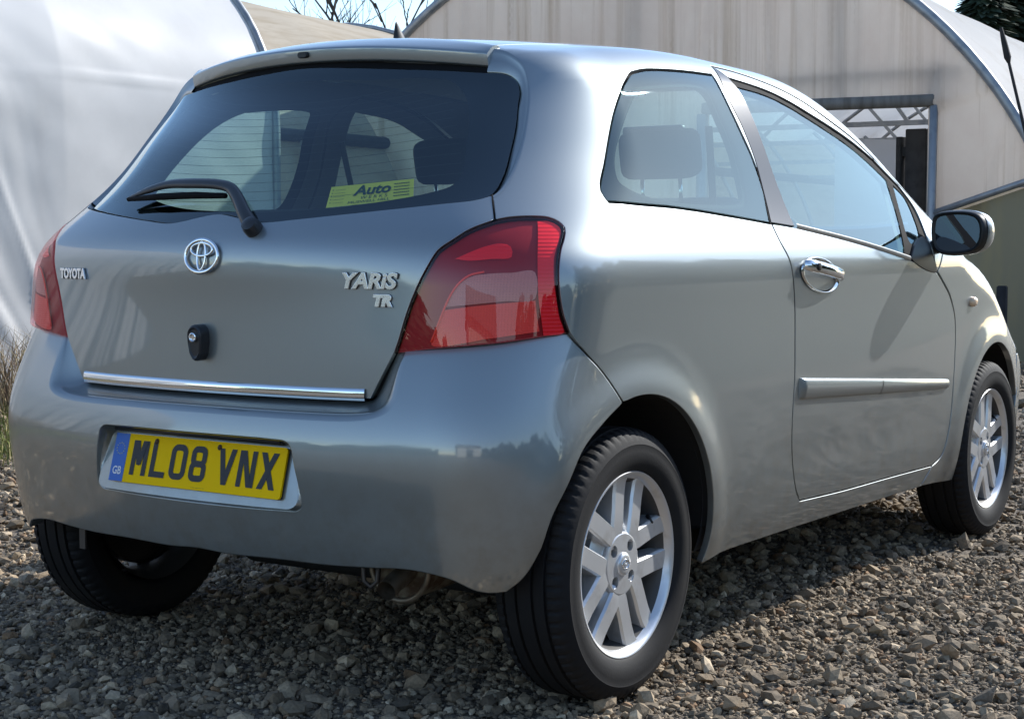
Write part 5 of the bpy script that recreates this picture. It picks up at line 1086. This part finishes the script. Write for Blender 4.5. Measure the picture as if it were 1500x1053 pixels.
# mast and hung sheet inside the doorway
ms = tag(empty("lifting_mast", (10.22, 4.51, 0)), "tall dark steel mast standing inside the open tunnel doorway", "mast")
for k, (a0, a1, zt, d, m) in enumerate(((1.905, 2.085, 1.99, .55, DARKWOOD), (2.09, 2.135, 1.99, .56, TIMBER), (1.80, 1.855, 1.93, .62, DARKWOOD))):
    p, q = gp(a0, 0, d), gp(a1, 0, d); b = MB(); b.beam(gp((a0+a1)/2, 0, d), gp((a0+a1)/2, zt, d), a1-a0, .16, up=(gn[0], gn[1], 0)).build(("mast_channel", "mast_side", "mast_rail")[k], m, ms, bevel=.006)
for z in (.5, 1.2, 1.8): MB().beam(gp(1.80, z, .6), gp(2.12, z, .6), .10, .08).build("mast_crossbar", DARKWOOD, ms)
hs = flat_panel("hanging_sheet", dens([(1.05, .9), (1.86, .9), (1.85, 1.93), (1.05, 1.97)], .06), [], sheet_mat("grey_hanging_sheet", (.52, .53, .58), None, .3), None, .03, 1.1, .06, 9); hs.location = (10.22, 4.51, 0)
tag(hs, "grey sheet hanging inside the tunnel doorway beside the dark mast", "sheet")
# ---- post and leaning stake on the right
MB().add(*(lambda V: (V, [(0,3,2,1),(4,5,6,7),(0,1,5,4),(1,2,6,5),(2,3,7,6),(3,0,4,7)]))([(x, y, z) for z, sx in ((-.2, 1), (.66, .9)) for x, y in ((9.85-.04*sx, 1.46-.04*sx), (9.85+.04*sx, 1.46-.04*sx), (9.85+.04*sx, 1.46+.04*sx), (9.85-.04*sx, 1.46+.04*sx))])).build("fence_post", DARKWOOD, None, bevel=.008)
tag(bpy.data.objects["fence_post"], "short dark timber post standing beyond the car's bonnet", "post")
d_ = Vector((8.94-8.84, 1.04-1.19, 1.82-2.53)).normalized(); t0 = Vector((8.84, 1.19, 2.53))
stick = tag(empty("leaning_stake", tuple(t0+d_*2.55)), "thin dark stake leaning at the right edge with ragged tip", "stake"); q0 = t0+d_*2.55
MB().tube([tuple(t0-q0), tuple(t0+d_*1.2+Vector((.02, 0, 0))-q0), (0, 0, 0)], [.011, .014, .017], 8).build("shaft", DARKWOOD, stick, smooth=True)
MB().tube([tuple(t0-d_*.02-q0), tuple(t0+d_*.10-q0), tuple(t0+d_*.20-q0), tuple(t0+d_*.24-q0)], [.012, .022, .026, .012], 9).build("ragged_tip", DARKWOOD, stick)
# ---- dry weeds and grass by the left tunnel
def blades(name, n, region, h0, h1, w, cols, label, lean=.5, clump=.3):
    C = region(n); a = rng.uniform(0, 2*np.pi, n); L = rng.uniform(h0, h1, n); ln = rng.uniform(.1, lean, n)*L; b = rng.uniform(0, 2*np.pi, n)
    dx, dy = np.cos(a)*w/2, np.sin(a)*w/2; V = np.zeros((n, 5, 3))
    V[:, 0] = np.stack([C[:, 0]-dx, C[:, 1]-dy, 0*L-.01], 1); V[:, 1] = np.stack([C[:, 0]+dx, C[:, 1]+dy, 0*L-.01], 1)
    mx_, my_ = C[:, 0]+np.cos(b)*ln*.35, C[:, 1]+np.sin(b)*ln*.35
    V[:, 2] = np.stack([mx_+dx*.8, my_+dy*.8, L*.6], 1); V[:, 3] = np.stack([mx_-dx*.8, my_-dy*.8, L*.6], 1); V[:, 4] = np.stack([C[:, 0]+np.cos(b)*ln, C[:, 1]+np.sin(b)*ln, L*.95], 1)
    T = np.array([(0, 1, 2), (0, 2, 3), (3, 2, 4)])[None]+5*np.arange(n)[:, None, None]; col = np.array(cols)[rng.integers(0, len(cols), n)]*rng.uniform(.7, 1.3, (n, 1))
    m = MATS.get("blade") or mat("blade", (.3, .25, .12), .9); t = m.node_tree
    if not any(q.type == 'VERTEX_COLOR' for q in t.nodes): 
        vc = t.nodes.new("ShaderNodeVertexColor"); vc.layer_name = "tone"; t.links.new(vc.outputs[0], t.nodes["Principled BSDF"].inputs["Base Color"])
    return tag(fast_mesh(name, V.reshape(-1, 3), T.reshape(-1, 3), m, None, False, np.repeat(col, 5, 0)), label, "grass", kind="stuff")
def reg(x0, x1, y0, y1, ncl, sp):
    cl = np.stack([rng.uniform(x0, x1, ncl), rng.uniform(y0, y1, ncl)], 1)
    return lambda n: cl[rng.integers(0, ncl, n)]+rng.normal(0, sp, (n, 2))
blades("dry_weeds", 9000, reg(-2.5, 6.0, 4.7, 6.0, 90, .16), .12, .55, .008, [(.34, .26, .15), (.42, .34, .20), (.20, .14, .09), (.16, .11, .08)], "dry brown weeds along the foot of the white sheeting", .9)
blades("grass_verge", 14000, reg(-2.5, 6.0, 3.5, 5.1, 240, .16), .03, .12, .006, [(.13, .16, .03), (.22, .22, .06), (.34, .30, .13), (.10, .13, .03)], "thin yellow green grass strip between gravel and weeds", .9)
# ---- bare trees and conifers
BARK = mat("bare_bark", (.07, .06, .055), .9)
def bare_tree(name, loc, h, seed, label, grp):
    r = random.Random(seed); t = tag(empty(name, loc), label, "tree", grp); tr = MB(); cr = MB()
    def grow(p, d, L, rad, dep):
        q = p+d*L; mid = p+d*L*.5+Vector((r.uniform(-1, 1), r.uniform(-1, 1), 0))*L*.05
        (tr if dep == 0 else cr).tube([p, mid, q], [rad, rad*.85, rad*.66], 6 if dep < 2 else 4, cap=False)
        if dep >= 6 or rad < .004: return
        for k in range(2 if dep < 1 else r.choice((2, 3, 3))):
            a = r.uniform(0, 6.28); sp = r.uniform(.35, .75); n = Vector((math.cos(a), math.sin(a), 0)); nd = (d*math.cos(sp)+n*math.sin(sp)+Vector((0, 0, .12))).normalized()
            grow(p+d*L*r.uniform(.6, 1.0), nd, L*r.uniform(.6, .82), rad*r.uniform(.5, .66), dep+1)
    grow(Vector((0, 0, -.2)), Vector((0, 0, 1)), h*.30, h*.016, 0)
    tr.build("trunk", BARK, t, smooth=True); cr.build("crown", BARK, t); return t
for i, (loc, h, sd, lb) in enumerate((((22.6, 19.8, 0), 8.4, 3, "bare leafless tree rising behind the tan tunnel on its left"), ((23.2, 18.2, 0), 7.4, 11, "smaller bare leafless tree in the gap of sky above the tan tunnel"), ((22.6, 16.6, 0), 8.8, 5, "bare leafless tree beside the left edge of the stained gable"))):
    bare_tree("bare_tree", loc, h, sd, lb, "bare trees behind the tunnels")
NEED = mat("conifer_needles", (.022, .040, .022), .9, noise=(3, (.05, .07, .03), .5, .75))
def conifer(loc, h, seed, label):
    r = np.random.default_rng(seed); t = tag(empty("conifer_tree", loc), label, "tree", "conifers behind the big tunnel")
    MB().tube([(0, 0, -.3), (0, 0, h*.5), (0, 0, h)], [h*.022, h*.014, .02], 8).build("trunk", BARK, t, smooth=True)
    n = 5200; z = h*(.12+.88*r.random(n)**.85); lay = .75+.25*np.sin(z*3.1*2); R_ = (h-z)*.26*lay*r.uniform(.35, 1.0, n)**.6+.05; a = r.uniform(0, 6.283, n)
    C = np.stack([R_*np.cos(a), R_*np.sin(a), z-R_*.25], 1); s = h*.028*r.uniform(.5, 1.4, n); o = np.stack([np.cos(a), np.sin(a), -.35+0*a], 1); sd = np.stack([-np.sin(a), np.cos(a), r.uniform(-.4, .4, n)], 1)
    V = np.stack([C-sd*s[:, None]*.35, C+sd*s[:, None]*.35, C+o*s[:, None]*1.3, C-o*s[:, None]*.5+np.array([0, 0, .3])*s[:, None]], 1)
    fast_mesh("crown", V.reshape(-1, 3), (np.array([(0, 1, 2), (0, 3, 1)])[None]+4*np.arange(n)[:, None, None]).reshape(-1, 3), NEED, t); return t
for i, (s_, D, h, lb) in enumerate(((10.8, 38, 8.4, "dark conifer at the top right corner, leftmost of its row"), (11.9, 40, 9.6, "dark conifer second from the left behind the tunnel roof"), (13.2, 41, 9.2, "dark conifer third from the left behind the tunnel roof"), (14.8, 42, 10.5, "dark conifer rightmost behind the tunnel roof"))):
    xy = c0+D*fh+s_*rh; conifer((xy[0], xy[1], 0), h, 20+i, lb)
# ---- the rest of the yard, seen mirrored in the paint and glass: hedges and a pale barn
LEAF = mat("hedge_leaf", (.045, .060, .028), .8, noise=(2.2, (.085, .075, .035), .45, .7))
def hedge(p0, p1, h, th, n, seed, label):
    r = np.random.default_rng(seed); p0 = np.array(p0); p1 = np.array(p1); L = np.linalg.norm(p1-p0); e = (p1-p0)/L; k = np.array([-e[1], e[0]])
    t = tag(empty("hedge", (p0[0], p0[1], 0)), label, "hedge", "hedges on the far sides of the yard")
    u = r.random(n)*L; top_ = h*(.78+.16*np.sin(u*.9+seed)+.12*np.sin(u*2.7+2*seed)+.06*np.sin(u*7.1)); z = top_*r.random(n)**.7; w = th*np.sqrt(np.clip(1-(z/(top_+.01))**3, .05, 1))*r.uniform(-1, 1, n)
    C = np.stack([e[0]*u+k[0]*w, e[1]*u+k[1]*w, z], 1); a = r.normal(size=(n, 3)); a /= np.linalg.norm(a, axis=1, keepdims=True); b = np.cross(a, r.normal(size=(n, 3))); b /= np.linalg.norm(b, axis=1, keepdims=True); s = r.uniform(.10, .26, (n, 1))
    V = np.stack([C-a*s, C+b*s*.5, C+a*s, C-b*s*.5], 1); fast_mesh("foliage", V.reshape(-1, 3), np.arange(4*n).reshape(-1, 4), LEAF, t)
    for q in np.arange(.5, L, 1.6): MB().tube([(e[0]*q, e[1]*q, -.1), (e[0]*q+r.uniform(-.2, .2), e[1]*q+r.uniform(-.2, .2), h*.6)], [.06, .02], 5, cap=False).build("stem", BARK, t)
    return t
hedge((2.0, -10.2), (36., -13.5), 5.4, 1.5, 24000, 1, "tall dark hedge across the yard to the right of the car")
hedge((-14., -12.), (2.5, -14.5), 2.6, 1.1, 9000, 2, "lower hedge across the yard behind the viewer's right")
hedge((-24., 2.), (-20., 16.), 3.0, 1.2, 9000, 3, "hedge far behind the car on the viewer's side")
barn = tag(empty("barn", (-17., -9., 0)), "pale rendered barn far behind the viewer, mirrored in the rear bumper", "barn")
MB().box((-3., -4.5, 0), (0, 4.5, 3.0)).build("wall", mat("pale_render", (.55, .52, .46), .9, noise=(2, (.45, .42, .36), .4, .7)), barn)
MB().add([(.3, -4.8, 2.95), (.3, 4.8, 2.95), (-1.5, 4.8, 4.1), (-1.5, -4.8, 4.1), (-3.3, -4.8, 2.95), (-3.3, 4.8, 2.95)], [(0, 1, 2, 3), (3, 2, 5, 4)]).build("roof", mat("barn_roof", (.10, .09, .085), .8), barn)
MB().box((.005, -1.2, 0), (.03, 1.4, 2.4)).build("door", DARKWOOD, barn, bevel=.01)
